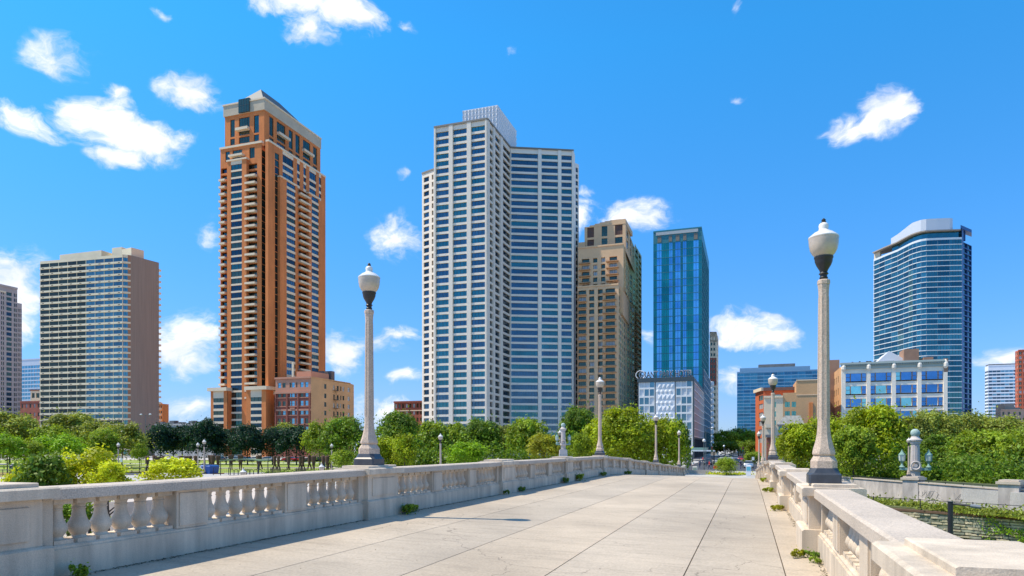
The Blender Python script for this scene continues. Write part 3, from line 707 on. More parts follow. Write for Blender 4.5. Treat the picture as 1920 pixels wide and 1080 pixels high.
mb.poly([r0[0], r0[1], ra]); mb.poly([r0[1], r0[2], rb, ra]); mb.poly([r0[2], r0[3], rb]); mb.poly([r0[3], r0[0], ra, rb])
B.part('roof', mb, B.wm[2])
B.core([(XL, YF), (XR, YF), (XR, YF + 3), (XS, YF + 3), (XS, ye), (XL, ye)], GZ, zs, 1.4, mt=3); B.core([(xl, YC), (XC, YC), (XC, yce), (xl, yce)], zs - 1, zb, .9)
# podium
pz = 26.4; pr = rows(23.1, 2.97, 1.85, 9); PY = 260.6
pl = onY(395, PY); pm_ = onY(426, PY); pn = onY(461.5, PY); pr_ = onY(498.6, PY)
B.facade(pl, pm_, GZ, pz, [(400, 419.3, 2)], pr, d=.25, gs=(1, 3), sp=1); B.facade(pn, pr_, GZ, pz, [(470, 490.5, 2)], pr, d=.25, gs=(1, 3), sp=1)
B.w.box(pl[0], pm_[0], PY + .5, YF, GZ, pz - .02, 0); B.w.box(pn[0], pr_[0] - .01, PY + .5, 285, GZ, pz - .02, 0)
B.w.poly([(pr_[0], PY, GZ), (pr_[0], 285, GZ), (pr_[0], 285, pz), (pr_[0], PY, pz)])
B.w.box(pl[0] - 1.2, pm_[0] + .3, PY - 1.0, YF, pz, pz + 1.6, 1); B.w.box(pn[0] - .3, pr_[0] + 1.0, PY - 1.0, 286, pz, pz + 1.6, 1)
ps = onY(516.5, 266); B.facade((pr_[0] + .01, 266), (ps[0], 266), GZ, 24.5, [(.2, ps[0] - pr_[0] - .2, 3)], rows(24, 2.97, 2.7, 9), px=False, gs=(3, 1)); B.w.box(pr_[0] + .01, ps[0], 265.8, 275, 24.5, 26.2, 1)
many(B.t, 'balcony', bal, [cream, rail_dark], 100)
B.done()

# --- brownstone hotel block
B = Bld('brownstone_building', 'red-brown brick building with bay windows and a tan side wall before the orange skyscraper', 'building', (-195, 270, GZ), [brick_r, brick_p, brick_t, mat('chimney_grey', (.17, .13, .12), .9), cream], [frame_dark, g_dark, g_blue2, g_curt])
F0 = onY(516.5, 262); F1 = onY(583, 262); XB = F1[0]; Y = lambda px: XB / ray(px)[0] * ray(px)[1]
zt = 31.4; rr = [(zp(y1, 307), zp(y0, 307)) for y0, y1 in ((716, 725.3), (734.6, 743.5), (751, 760), (767.6, 776.8), (784, 794), (800, 810), (817, 828))]
cols = [(521, 526.7), (529.8, 535.5), (543, 546), (546.6, 552.4), (555.2, 557.6), (563, 569), (572, 578)]
B.facade(F0, F1, 25, zt, cols, rr[:1], m=1, gs=(1, 2), d=.25, nh=1)
B.facade(F0, F1, GZ, 25, cols, rr[1:], m=0, gs=(1, 2, 2), d=.25, nh=1)
B.band(F0, F1, 24.4, 25.3, .5, 1); B.band(F0, F1, 16.6, 17.4, .4, 1); B.band(F0, F1, zt - .4, zt + .4, .5, 1, .2)
for q in (517.5, 539, 559.5, 581): 
    x0 = onY(q, 262)[0]; B.w.box(x0 - .35, x0 + .35, 261.55, 262.01, GZ, 24.4, 0)
for lo, hi in rr[1:]: B.band(F0, F1, lo - .45, lo - .15, .2, 1)
xm = onY(549.5, 262)[0]; B.w.box(xm - 1.2, xm + 1.2, 261.4, 262.1, 17.5, 18, 1); B.w.box(xm - .4, xm + .4, 261.6, 262.3, zt, zt + 7, 4)
B.w.prism(boxplan(onY(556, 266), onY(583, 266), 14), zt, zt + 3.2, 1)
sy = Y(624)
B.facade((XB, 262), (XB, sy), GZ, zt, [(608, 612, 0)], rr[:5], m=2, d=.2, gs=(1,), nh=1)
B.facade((XB, sy), (XB, Y(663.5)), GZ, zt - .3, [(625, 627.5, 0), (631.6, 634.8, 0), (638, 640, 0), (642.5, 645.6, 0), (652, 656, 0)], rr, m=2, d=.2, gs=(1, 1, 3), nh=1)
B.w.box(XB - .3, XB + .2, 262, Y(657), zt - .1, zt + .3, 2)
fe = MB()
for lo, hi in rr[:6]: fe.box(XB + .01, XB + 1.2, sy + .2, sy + 4, lo - .3, lo - .15); fe.box(XB + 1.15, XB + 1.2, sy + .2, sy + 4, lo + .7, lo + .76); fe.tube((XB + .8, sy + .4, lo - .3), (XB + .8, sy + 3.6, lo - 3.6), .06)
B.part('fire_escape', fe, iron)
B.core([F0, F1, (XB, Y(663.5)), (F0[0], Y(663.5))], GZ, zt, .5, m=2)
q = MB(); q.box(XB - 9, XB - 3, Y(618), Y(626), zt - 1, zt + 4.3); q.box(XB - 6.5, XB - 2.5, Y(630), Y(636), zt - 1, zt + 4.9); B.part('chimney', q, B.wm[3])
B.done()

# --- far red brick block between the lamp and the white tower
B, P, z = simple('brick_building', 'small distant red brick building with a cream band left of the white tower', 'building', 739, 800, 420, 754, [brick_r, cream, roof_grey], [frame_dark, g_dark, g_curt], 9, 4.2, 2.4, gs=(1, 1, 2), d=.22, nm=0)
B.band(P[0], P[1], z - 5.6, z - 5.1, .3, 1); B.band(P[0], P[1], z - .5, z + .4, .8, 0); B.done()

# --- white tower with dark blue windows
wt = mat('white_concrete', (.80, .70, .58), .85, n1=(.05, .1)); wt2 = mat('white_concrete_cool', (.84, .77, .66), .85, n1=(.05, .1))
B = Bld('white_skyscraper', 'tall white concrete skyscraper with rows of dark blue windows and a white perforated roof screen', 'skyscraper', (-100, 285, GZ), [wt, wt2, roof_grey, mat('parapet_trim', (.22, .20, .17), .7)], [frame_dark, g_blue, g_navy, glass('steel_blue_glass', (.07, .20, .20), .85)])
z = 134.3; c0 = (-124.7, 265); c1 = (-101, 265); c2 = top(958, 277.4, z); c2 = (-100.8, c2[1]); c3 = top(1075.7, 283.3, z)
rr = rows(132.2, 3.055, 2.1, 44)
gp = lambda t, zz: (3, 3, 1) if zz < 60 else (1, 1, 3)
B.facade(c0, c1, GZ, z, [(817.6, 841.8, 3), (849.6, 875.6, 3), (883.7, 909.7, 3)], rr, d=.5, pick=gp, pil=.45)
B.facade(c1, c2, GZ, z, [(917.2, 923.7, 1), (927.3, 937.2, 2), (942, 956.9, 3)], rr, d=.5, gs=(2,), pil=.35)
B.facade(c2, c3, GZ, z, [(958.6, 1008.5, 8), (1015.5, 1046, 5), (1052.6, 1072, 3)], rr, d=.5, m=1, pick=lambda t, zz: (1, 1, 3), pil=.4, pm=1)
cw = at(1077.5, 322); cw2 = at(1082, 326)
B.facade(c3, (c3[0] - .6, c3[1] + 4.8), GZ, z, [], [], m=1); B.facade((c3[0] - .6, c3[1] + 5), (c3[0] + .6, c3[1] + 7.5), GZ, 131, [(.5, 2.2, 1)], rr[1:], px=False, gs=(1,), m=1)
l0 = (-133.6, 271.6); l1 = (-124.9, 268.3)
B.facade(l0, l1, GZ, 118.6, [(794.3, 804.4, 1), (809.4, 812.6, 0)], rows(116.7, 3.055, 2.1, 40), gs=(2, 2, 1), d=.5)
B.w.poly([(-124.7, 268.4, GZ), (-124.7, 265, GZ), (-124.7, 265, z), (-124.7, 290, z), (-124.7, 290, GZ)][::-1])
B.core([c0, c1, c2, (-124.7, c2[1])], GZ, z, .8, mt=2); B.core([c2, c3, (c3[0] - 2.8, c3[1] + 14), (c2[0] - 10, c2[1] + 22)], GZ, z, 1.0, mt=2)
B.core([l0, l1, (-124.9, 290), (-133.6, 290)], GZ, 118.2, .8, 0, 2)
for a_, b_, o in ((c0, c1, .55), (c1, c2, .5), (c2, c3, .5), (l0, l1, .3)): 
    zz = 118.6 if a_ is l0 else z
    B.band(a_, b_, zz - .15, zz + .55, o, 3)
scr = MB(); sx0, sx1, sy0, sy1, z0, z1 = -118, -102, 280, 305.5, 134, 147
nz = 6
for face in range(2):
    for k in range(28 if face else 20):
        for j in range(nz):
            h = (z1 - z0) / nz; zz = z0 + h * (j + (.5 if k % 2 else 0)); ze = min(zz + h, z1)
            st_ = (sy1 - sy0) / 28 if face else (sx1 - sx0) / 20
            if face: scr.poly([(sx1, sy0 + st_ * k, zz), (sx1, sy0 + st_ * (k + .72), zz), (sx1 + .45, sy0 + st_ * (k + .72), ze), (sx1 + .05, sy0 + st_ * k, ze)])
            else: scr.poly([(sx0 + st_ * k, sy0, zz), (sx0 + st_ * (k + 1), sy0 - .0, zz), (sx0 + st_ * (k + 1), sy0 - .5 * (k % 2) - .1, ze), (sx0 + st_ * k, sy0 - .5 * ((k + 1) % 2) - .1, ze)])
scr.box(sx0 + .2, sx1 - .35, sy0 + .3, sy1, z0 - .5, z1 - .3, 1); scr.box(sx0 - .1, sx1 + .2, sy0 - .2, sy0 + .1, z1, z1 + .3); scr.box(sx1 - .1, sx1 + .2, sy0 + .1, sy1, z1, z1 + .3)
B.part('roof_screen', scr, [white_m, mat('screen_backing', (.42, .48, .52), .6)])
B.done()

# --- tan stepped tower
tan_s = mat('tan_stucco', (.76, .49, .28), .9, n1=(.06, .15)); 
B = Bld('stepped_tower', 'tan stepped apartment tower with many small balconies right behind the white skyscraper', 'apartment tower', (-65, 320, GZ), [tan_s, cream, roof_grey, mat('green_grey_wall', (.60, .50, .30), .8, n1=(.2, .05))], [frame_dark, g_dark, g_curt, mat('brown_louvre', (.14, .075, .055), .8), g_blue2, glass('pale_green_glass', (.55, .70, .30), .7, .12)])
o = lambda px, Y: onY(px, Y)
rr = rows(zp(478, 306), 2.9, 2.0, 36)
# top tier, with a gently bowed roofline
B.facade(o(1096, 310), o(1173, 310), 70, 100.4, [(1101, 1113.7, 1), (1128, 1138.7, 1), (1153, 1167.3, 1)], [(zp(455.7, 311), zp(444, 311)), (zp(440, 311), zp(420.8, 311))], d=.4, gs=(1, 3), nh=1)
pts = [(o(1096, 310)[0] + (o(1173, 310)[0] - o(1096, 310)[0]) * k / 8) for k in range(9)]
for k in range(8):
    h = lambda j: 100.4 + 2.0 * math.sin(math.pi * min(1, j / 7) * .6)
    B.w.obox((pts[k], 309.9, 100.39), (pts[k + 1] - pts[k], 0, 0), (0, 20, 0), (0, 0, h(k) - 100.4 + .25), 0)
B.w.prism([o(1084, 309), o(1097, 309), (o(1097, 309)[0], 325), (o(1084, 309)[0], 325)], GZ, zp(446, 309), 0, 2)
mid = [(1091, 1105, 2), (1112, 1120, 1), (1127, 1134.8, 1), (1142.7, 1157, 2)]
B.facade(o(1084, 306.5), o(1169, 306.5), 60, zp(456, 306), mid, rr, d=.9, gs=(1, 1, 1, 2))
low = [(1084.2, 1099, 2), (1104.6, 1114.2, 1), (1120.8, 1130, 1), (1135.3, 1153, 2)]
r2 = rows(zp(539.5, 304), 2.9, 2.0, 28)
B.facade(o(1083, 303), o(1160, 303), GZ, zp(532, 303), low, r2, d=1.0, gs=(1, 1, 1, 1, 2))
zl = zp(532, 303)
B.band(o(1083, 303), o(1160, 303), zl - .2, zl + .5, .3, 0); B.band(o(1084, 306.5), o(1169, 306.5), zp(456, 306) - .3, zp(456, 306) + .4, .3, 0)
B.w.box(o(1114.5, 302.2)[0], o(1121, 302.2)[0], 302, 303.01, GZ, zl - 1, 0)
sp_ = [o(1160, 303), at(1176, 335), at(1190, 350), at(1203, 372)]
ups = [o(1169, 306.5), at(1180, 338), at(1193, 352), at(1203.3, 374)]
B.facade(sp_[0], sp_[1], GZ, zl, [(1, 4.5, 1), (6, 11, 2), (13, 17, 1), (19, 24, 2), (26, 30, 1)], r2, d=.2, px=False, gs=(5, 5, 1), m=3, sp=0)
B.facade(sp_[1], sp_[2], GZ, zl, [(1, 4.5, 1), (6.5, 10, 1), (12, 15, 0), (16, 19, 0)], r2, d=.2, px=False, gs=(5, 5, 1, 1), m=3, sp=0)
B.facade(sp_[2], sp_[3], GZ, zp(480, 372), [(1, 11, 3), (13, 24, 3)], rows(zp(484, 372), 2.9, 2.1, 36), d=1.2, px=False, gs=(1,), m=3, sp=3)
B.facade(ups[0], ups[1], zl, zp(456, 306), [(2, 8, 2), (10, 14, 1), (17, 22, 2), (24, 30, 1)], rr, d=.2, px=False, gs=(5, 5, 1), m=3)
B.facade(ups[1], ups[2], zl, 96, [(2, 6, 1), (9, 13, 1)], rr, d=.2, px=False, gs=(5, 1), m=3)
B.facade(o(1173, 310), at(1191, 350), 88, 100.2, [(4, 12, 2), (18, 24, 1), (30, 35, 1)], [(91, 95), (96, 99.4)], d=.3, px=False, gs=(1, 4), m=0)
B.facade(at(1191, 350), at(1203, 373), zp(480, 372), 99.6, [(2, 9, 2), (12, 20, 2)], rows(97, 2.9, 2.1, 3), d=.6, px=False, gs=(1,), m=3)
B.core([o(1086, 306), o(1168, 306), ups[1], ups[2], ups[3], (-85, 372)], GZ, zp(456, 306), 2.2, mt=2); B.core([o(1096, 310), o(1173, 310), at(1190, 350), at(1202, 372), (-80, 372)], 60, 100.2, 1.4)
bal = []
for i, (lo, hi) in enumerate(rr[:1] + rr[1:5]): bal += [balcony(o(1086, 306.5), o(1107, 306.5), lo - .4, 1.5, .34, .33), balcony(o(1137, 306.5), o(1160, 306.5), lo - .4, 1.5, .34, .33)]
for lo, hi in r2: bal += [balcony(o(1084, 303), o(1100, 303), lo - .4, 1.6, .34, .33), balcony(o(1130, 303), o(1156, 303), lo - .4, 1.6, .34, .33), balcony(sp_[2], at(1196, 358), lo - .4, 1.4, .3, .25)]
many(B.t, 'balcony', bal, [mat('balcony_tan', (.55, .30, .15), .9), rail_dark], 90)
B.done()

# --- blue-green glass tower
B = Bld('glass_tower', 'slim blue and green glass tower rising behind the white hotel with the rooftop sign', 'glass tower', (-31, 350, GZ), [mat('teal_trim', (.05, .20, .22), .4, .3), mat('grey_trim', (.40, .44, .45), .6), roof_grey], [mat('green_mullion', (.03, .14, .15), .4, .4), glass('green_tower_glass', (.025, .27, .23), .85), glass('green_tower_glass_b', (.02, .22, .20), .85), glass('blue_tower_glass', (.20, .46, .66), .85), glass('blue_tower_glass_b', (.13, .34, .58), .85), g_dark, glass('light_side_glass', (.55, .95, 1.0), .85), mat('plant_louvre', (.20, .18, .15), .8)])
YB = 330; a, b_ = onY(1225, YB), onY(1316, YB); zt = 101.3; sd = (b_[0], b_[0] / ray(1329.5)[0] * ray(1329.5)[1])
cuts = [1225, 1231.5, 1240.5, 1254.5, 1261, 1266, 1276, 1280.5, 1287, 1300, 1310, 1316]; kind = [1, 3, 1, 3, 1, 3, 1, 3, 1, 3, 1]
cols = [(cuts[k] + .15, cuts[k + 1] - .15, 1 if kind[k] == 3 else 2) for k in range(11)]
def pk_(t, zz):
    px = 1225 + 91 * t; k = max(j for j in range(11) if cuts[j] <= px + .5)
    return (3, 3, 4) if kind[k] == 3 else (1, 1, 2)
rr = rows(zt - 5.5, 3.45, 3.2, 31)
B.facade(a, b_, GZ, zt, cols, rr, d=.12, pick=pk_, fr=.14)
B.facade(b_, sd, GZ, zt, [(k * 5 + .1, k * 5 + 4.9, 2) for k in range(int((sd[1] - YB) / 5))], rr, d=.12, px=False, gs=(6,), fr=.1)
for pa, pb in ((1233, 1240), (1254, 1260), (1267, 1274), (1281, 1287), (1301, 1308)):
    x0, x1 = onY(pa, YB)[0], onY(pb, YB)[0]; B.win.append((300, lambda b, x0=x0, x1=x1: b.box(x0, x1, YB - .15, YB - .001, zt - 5.0, zt - 2.2, 7)))
B.w.box(onY(1230, YB)[0], onY(1309, YB)[0], YB - .4, YB + .3, zt - 1.7, zt - .3, 1); B.band(a, b_, zt - .2, zt + .5, .25, 0)
B.core([a, b_, sd, (a[0], sd[1])], GZ, zt, .5, mt=2)
xp = b_[0] + .9
B.facade((xp, 329), (xp, 394), 8, 36.5, [(k * 5, k * 5 + 4.8, 1) for k in range(13)], rows(36, 3.2, 2.75, 9), px=False, gs=(3, 4), m=1, d=.1)
B.facade((xp, 329), (xp, 394), GZ, 8, [(k * 5, k * 5 + 4.8, 1) for k in range(13)], [(-3, 7.8)], px=False, gs=(5,), m=0, d=.1)
B.w.box(b_[0] + .01, xp - .3, 329.3, 394, GZ, 36.4, 0)
B.done()

# --- narrow building at the end of the row
B = Bld('narrow_building', 'narrow beige and red-brown building beside the glass tower at the street corner', 'building', (-19, 400, GZ), [cream, mat('dull_red_brick', (.30, .11, .08), .9), roof_grey, white_m], [frame_dark, g_dark])
a, b_ = at(1330.5, 400), at(1343.5, 400); zt = zp(622, 400)
B.facade(a, b_, GZ, 36, [(.6, 1.6), (2.2, 3.4)], rows(35, 3.3, 1.6, 11), px=False, d=.2, m=0); B.facade(a, b_, 36, 52, [(.6, 1.6), (2.2, 3.2)], rows(51, 3.1, 1.7, 5), px=False, m=1, d=.2); B.facade(a, b_, 52, zt, [(.6, 1.6), (2.2, 3.2)], rows(64, 3.1, 1.7, 4), px=False, m=0, d=.2)
c = at(1347, 425); B.facade(b_, c, GZ, zt - 1, [(3, 6), (9, 12), (15, 18)], rows(59, 3.3, 1.6, 19), px=False, m=0, d=.2)
B.w.prism([a, b_, c, (a[0], 425)], zt - 6, zt, 0); B.core([a, b_, c, (a[0], 425)], GZ, zt - 1, .3, 0)
for k in range(11): B.w.lathe(a[0] + 1.9, 399.6, [(.8, 0), (1.25, .9), (1.25, 2.1), (.9, 2.9)], 8, 3, zo=1 + k * 3.3)
B.done()

# --- white hotel with the rooftop letters
hw = mat('hotel_white', (.80, .78, .74), .5, n1=(.04, .5)); hg = mat('hotel_grey_panel', (.42, .40, .38), .7, n1=(.07, .4))
B = Bld('hotel', 'white eight-storey hotel with a patterned white panel and big letters standing on its roof', 'hotel', (-29, 295, GZ), [hw, hg, mat('hotel_dark_trim', (.05, .07, .08), .5), roof_grey], [mat('hotel_frame', (.45, .48, .52), .5), glass('hotel_glass', (.16, .26, .28), .75, .1), mat('hotel_curtain', (.62, .62, .62), .3, .1, n1=(.12, .4)), glass('shop_glass', (.05, .07, .10), .8, .05)])
Y0 = 262; a, b_ = onY(1196, Y0), onY(1299.5, Y0); zt = 25.2; sd = (b_[0], b_[0] / ray(1320.2)[0] * ray(1320.2)[1])
F = 256; rr = [(zp(y + 12.6, F), zp(y, F)) for y in [712.5 + 15.9 * k for k in range(8)]]
pc = lambda k: onY(k, Y0)
fx = lambda x: 1160 + x / 4.91
L1, L2, L3, L4, L5 = pc(fx(186)), pc(fx(331)), pc(fx(341)), pc(fx(517)), pc(fx(526))
B.facade((a[0], Y0), (L1[0], Y0), GZ, zt, [], [], m=2)
B.facade(L1, L2, GZ, zt, [(fx(192), fx(231)), (fx(238), fx(278)), (fx(286), fx(326))], rr, d=.25, gs=(2, 2, 1))
B.facade(L2, L3, GZ, zt, [], [], m=2); B.facade(L4, L5, GZ, zt, [], [], m=2)
B.facade(L5, (b_[0], Y0), GZ, zt, [(fx(531), fx(571)), (fx(579), fx(622)), (fx(629), fx(670))], rr, d=.25, gs=(2, 1, 1))
rel = MB(); nx, nzr = 9, 22; wx = (L4[0] - L3[0]) / nx; hz = (zt - 1 - 1) / nzr
def rp(i, j): 
    return (L3[0] + wx * i, Y0 - (.05 if (i in (0, nx)) else (.32 if j % 2 == 1 and (i + j // 2) % 2 == 0 else .02)), 1 + hz * j)
for i in range(nx):
    for j in range(nzr):
        q = [rp(i, j), rp(i + 1, j), rp(i + 1, j + 1), rp(i, j + 1)]
        if (i + j) % 2: rel.poly([q[0], q[1], q[2]]); rel.poly([q[0], q[2], q[3]])
        else: rel.poly([q[0], q[1], q[3]]); rel.poly([q[1], q[2], q[3]])
rel.box(L3[0], L4[0], Y0 + .05, Y0 + .5, GZ, zt)
B.part('patterned_panel', rel, white_m)
B.band((a[0], Y0), (b_[0], Y0), zt - .6, zt + 1.0, .35, 2, .2)
B.facade(b_, sd, 4, zt, [(2, 63, 12)], [], m=1, px=False)
for k in range(8): B.band(b_, (b_[0], sd[1] - 2), 4.2 + k * 2.9, 4.55 + k * 2.9, .2, 0)
B.facade(b_, sd, GZ, 4, [(1 + k * 6, 6.4 + k * 6, 1) for k in range(10)], [(-3.6, 3.4)], m=2, px=False, gs=(3,))
B.band(b_, sd, zt - .4, zt + .9, .3, 2); B.w.box(b_[0] - .1, b_[0] + .4, Y0 - .3, Y0 + .6, GZ, zt, 2)
B.core([(a[0], Y0), b_, sd, (a[0], sd[1])], GZ, zt, .6, mt=3)
sf = MB(); sf.box(a[0], b_[0], Y0 + .55, Y0 + .62, zt + 1.35, zt + 1.45); pass
for k in range(7): x = a[0] + .3 + k * (b_[0] - a[0] - .6) / 6; sf.box(x, x + .1, Y0 + 1.0, Y0 + 1.1, zt + .5, zt + 3.0); sf.tube((x, Y0 + .55, zt + 3), (x, Y0 + 2.2, zt), .05, n=4)
sg = B.part('sign_frame', sf, iron)
def text(s_, x0, x1, y, z, h, m, parent, name, ext=.12, off=.012):
    c = bpy.data.curves.new(name, 'FONT'); c.body = s_; c.size = 1; c.extrude = 0.04; c.offset = off
    o = bpy.data.objects.new(name, c); COL.objects.link(o); bpy.context.view_layer.update()
    dg = bpy.context.evaluated_depsgraph_get(); me = bpy.data.meshes.new_from_object(o.evaluated_get(dg)); bpy.data.objects.remove(o)
    vs = np.array([v.co[:] for v in me.vertices]); mn, mxx = vs.min(0), vs.max(0)
    og = wo(parent)
    for v in me.vertices:
        u = (v.co.x - mn[0]) / (mxx[0] - mn[0]); w = (v.co.y - mn[1]) / (mxx[1] - mn[1])
        v.co = (x0 + u * (x1 - x0) - og[0], y - (ext if v.co.z > 0 else 0) - og[1], z + w * h - og[2])
    me.materials.clear(); me.materials.append(m)
    q = bpy.data.objects.new(name, me); COL.objects.link(q); q.parent = parent; ORG[q.name] = og; return q
lt = mat('sign_letter', (.06, .07, .10), .4)
text('GRANT PARK HOTEL', onY(1199, Y0)[0], onY(1298, Y0)[0], Y0 + .5, zt + 1.15, 2.3, lt, sg, 'lettering')
text('GRANT PARK HOTEL', onY(1199, Y0)[0] - .18, onY(1298, Y0)[0] + .18, Y0 + .8, zt + .98, 2.64, mat('sign_letter_edge', (.8, .82, .85), .5), sg, 'letter_outline', off=.025)
em = MB(); q = onY(1198, Y0); 
for t_ in range(16): a_, c_ = t_ * math.pi / 8, (t_ + 1) * math.pi / 8; em.tube((q[0] + .5 + 1.7 * math.cos(a_), Y0 + .45, zt + 2.3 + 1.6 * math.sin(a_)), (q[0] + .5 + 1.7 * math.cos(c_), Y0 + .45, zt + 2.3 + 1.6 * math.sin(c_)), .16, n=5)
B.part('sign_ring', em, white_m, parent=sg)
B.done()

# --- far blue block over the street trees
sb_ = glass('stripe_blue_glass', (.04, .20, .32), .85); sb2 = glass('stripe_blue_glass_b', (.03, .14, .24), .85)
B, P, z = simple('striped_office', 'broad blue glass office block with thin pale stripes beyond the end of the street', 'office building', 1382, 1536, 600, 698.5, [mat('stripe_band', (.20, .36, .50), .4, .3), roof_grey], [frame_dark, sb_, sb2, g_blue2], 12, 2.9, 2.3, gs=(1, 1, 1, 2), d=.01, top_off=1, nm=3, dpt=30)
B.w.prism(boxplan(onY(1387, P[0][1] + 2), onY(1519, P[0][1] + 2), 22), z - 1, zp(691, 603), 0); B.w.prism(boxplan(onY(1422, P[0][1] + 5), onY(1491, P[0][1] + 5), 14), z - 1, zp(685.5, 606), 1)
B.done()

# --- red and tan corner buildings
B = Bld('corner_building', 'orange-red brick corner building with cream window frames and a dark cornice behind the bridge lamps', 'building', (10, 275, GZ), [mat('orange_red_brick', (.55, .13, .045), .9, n1=(.1, .2)), cream, mat('dark_cornice', (.14, .08, .065), .7), roof_grey], [cream, g_teal, g_curt])
a, b_, c = at(1416.5, 268), at(1431.5, 256), at(1495, 252); zt = zp(731, 256)
rr = [(zp(y + 9.5, 258), zp(y, 258)) for y in (741, 757, 773, 789, 805, 821)]
B.facade(a, b_, GZ, zt, [(1423, 1431, 2)], rr, gs=(1, 2), sp=0, d=.2); B.facade(b_, c, GZ, zt, [(3, 6), (8, 11)], rr, px=False)
B.band(a, b_, zt - .3, zt + .9, .8, 1); B.band(b_, c, zt - .4, zt + .8, .5, 2); B.core([a, b_, c, (c[0], c[1] + 20), (a[0], a[1] + 15)], GZ, zt, .4)
B.done()
B = Bld('tan_brick_building', 'blocky tan brick building with teal windows, left of the big lamp post on the right', 'building', (15, 262, GZ), [brick_t, cream, roof_grey, brick_o], [frame_dark, g_teal, g_dark])
Yq = 262; q = lambda px: onY(px, Yq)
rr = [(zp(y + 10, 244), zp(y, 244)) for y in (753.5, 771, 788, 805)]
B.facade(q(1432), q(1468), GZ, zp(744, 245), [(1450, 1455, 0)], rr, m=1, d=.25, gs=(1,)); B.facade(q(1468), q(1493), GZ, zp(737, 245), [(1471.5, 1481, 1), (1484.5, 1493 - .3, 1)], rr, d=.25, gs=(1,))
B.facade(q(1493), q(1552), GZ, zp(713.5, 242), [], [], m=0); B.facade((q(1493)[0], 280), q(1493), zp(737, 245) - .5, zp(713.5, 242), [], [], m=0)
x0, x1 = q(1517)[0], q(1524)[0]; B.w.box(x0, x1, Yq - .3, Yq - .002, 8, zp(755, 242), 3)
B.band(q(1493), q(1552), zp(713.5, 242), zp(713.5, 242) + .35, .2, 1); B.band(q(1493), q(1552), zp(741, 242), zp(740, 242), .15, 1); B.band(q(1432), q(1468), zp(744, 245) - .3, zp(744, 245) + .4, .4, 1)
B.core([q(1432), q(1493), (q(1493)[0], 285), (q(1432)[0], 285)], GZ, zp(745, 245), .3); B.core([q(1493), q(1552), (q(1552)[0], 285), (q(1493)[0], 285)], GZ, zp(713.5, 242), .3)
B.done()
B = Bld('mansard_house', 'small cream and red house with a grey mansard roof behind the right bridge lamps', 'house', (10, 250, GZ), [cream, mat('brick_red_wall', (.42, .13, .07), .9, n1=(.1, .3)), roof_grey], [frame_dark, g_dark, g_teal])
Yq = 248; q = lambda px: onY(px, Yq); F = 232
a, b_, c = q(1434), q(1458), q(1508)
B.facade(a, b_, GZ, zp(797, F), [], [], m=0); B.facade(b_, c, GZ, zp(797, F), [(1459.5, 1466, 1), (1477, 1484, 1), (1494, 1500, 1)], [(zp(813, F), zp(799.5, F)), (zp(838, F), zp(821, F))], gs=(1, 2), d=.3)
x0, x1 = q(1437)[0], q(1446)[0]; B.w.box(x0, x1, Yq - .15, Yq - .002, GZ, zp(821, F), 1); B.w.box(x0 - .3, x1 + .3, Yq - .9, Yq - .16, zp(820, F), zp(815, F), 2); B.w.box(x0 - .3, x1 + 1, Yq - .8, Yq - .002, zp(802, F), zp(795, F), 0)
B.band(b_, c, zp(817, F) - .2, zp(817, F) + .2, .4, 1); B.band(b_, c, zp(797, F) - .3, zp(797, F) + .2, .5, 2)
rf = MB(); zl, zh = zp(797, F) + .2, zp(779, F); rf.loft([[(b_[0] - .3, Yq - .4, zl), (c[0], Yq - .4, zl), (c[0], Yq + 12, zl), (b_[0] - .3, Yq + 12, zl)], [(b_[0] + 2.4, Yq + 2.5, zh), (c[0] - 1, Yq + 2.5, zh), (c[0] - 1, Yq + 10, zh), (b_[0] + 2.4, Yq + 10, zh)]])
B.part('roof', rf, mat('slate_mansard', (.24, .24, .22), .8, n1=(.35, 1.2)))
B.core([a, c, (c[0], Yq + 12), (a[0], Yq + 12)], GZ, zp(797, F), .3); B.done()

# --- white loft building
B = Bld('loft_building', 'cream-white loft building with broad three-part blue windows, pilasters and a toothed cornice', 'building', (46, 270, GZ), [mat('white_terracotta', (.88, .78, .64), .7, n1=(.06, .5)), brick_t, mat('pale_green_cornice', (.42, .47, .42), .7), roof_grey, mat('brown_brick', (.34, .20, .13), .9, n1=(.15, .3)), white_m], [mat('brown_window_frame', (.10, .075, .06), .6), glass('bright_blue_glass', (.10, .27, .52), .85), glass('bright_teal_glass', (.3, .65, .62), .85), g_navy])
Yq = 265; a, b_ = onY(1577, Yq), onY(1776, Yq); zt = 28.6; F = 236
rr = [(zp(y + 14.8, F), zp(y, F)) for y in [698 + 24.2 * k for k in range(6)]]
cols = []
for p0, p1 in ((1586, 1624), (1632.5, 1671), (1680, 1719), (1728, 1768)):
    w = p1 - p0; cols += [(p0, p0 + w * .21, 0), (p0 + w * .25, p0 + w * .76, 0), (p0 + w * .80, p1, 0)]
L_ = b_[0] - a[0]
B.facade(a, b_, GZ, zt, cols, rr, d=.45, pick=lambda t, zz: (1, 1, 1, 1, 2), nh=0)
for i, (p0, p1) in enumerate(((1577.5, 1585), (1624.8, 1631.8), (1671.8, 1679.3), (1719.8, 1727.3), (1768.6, 1776))):
    x0, x1 = onY(p0, Yq)[0], onY(p1, Yq)[0]; B.w.box(x0, x1, Yq - .5, Yq - .002, GZ, zp(684, F) if i < 4 else zp(701, F), 0); B.w.lathe((x0 + x1) / 2, Yq - .5, [(.3, 0), (.75, .7), (.8, 1.6), (.5, 2.4), (.2, 3)], 8, 0, zo=zp(694, F))
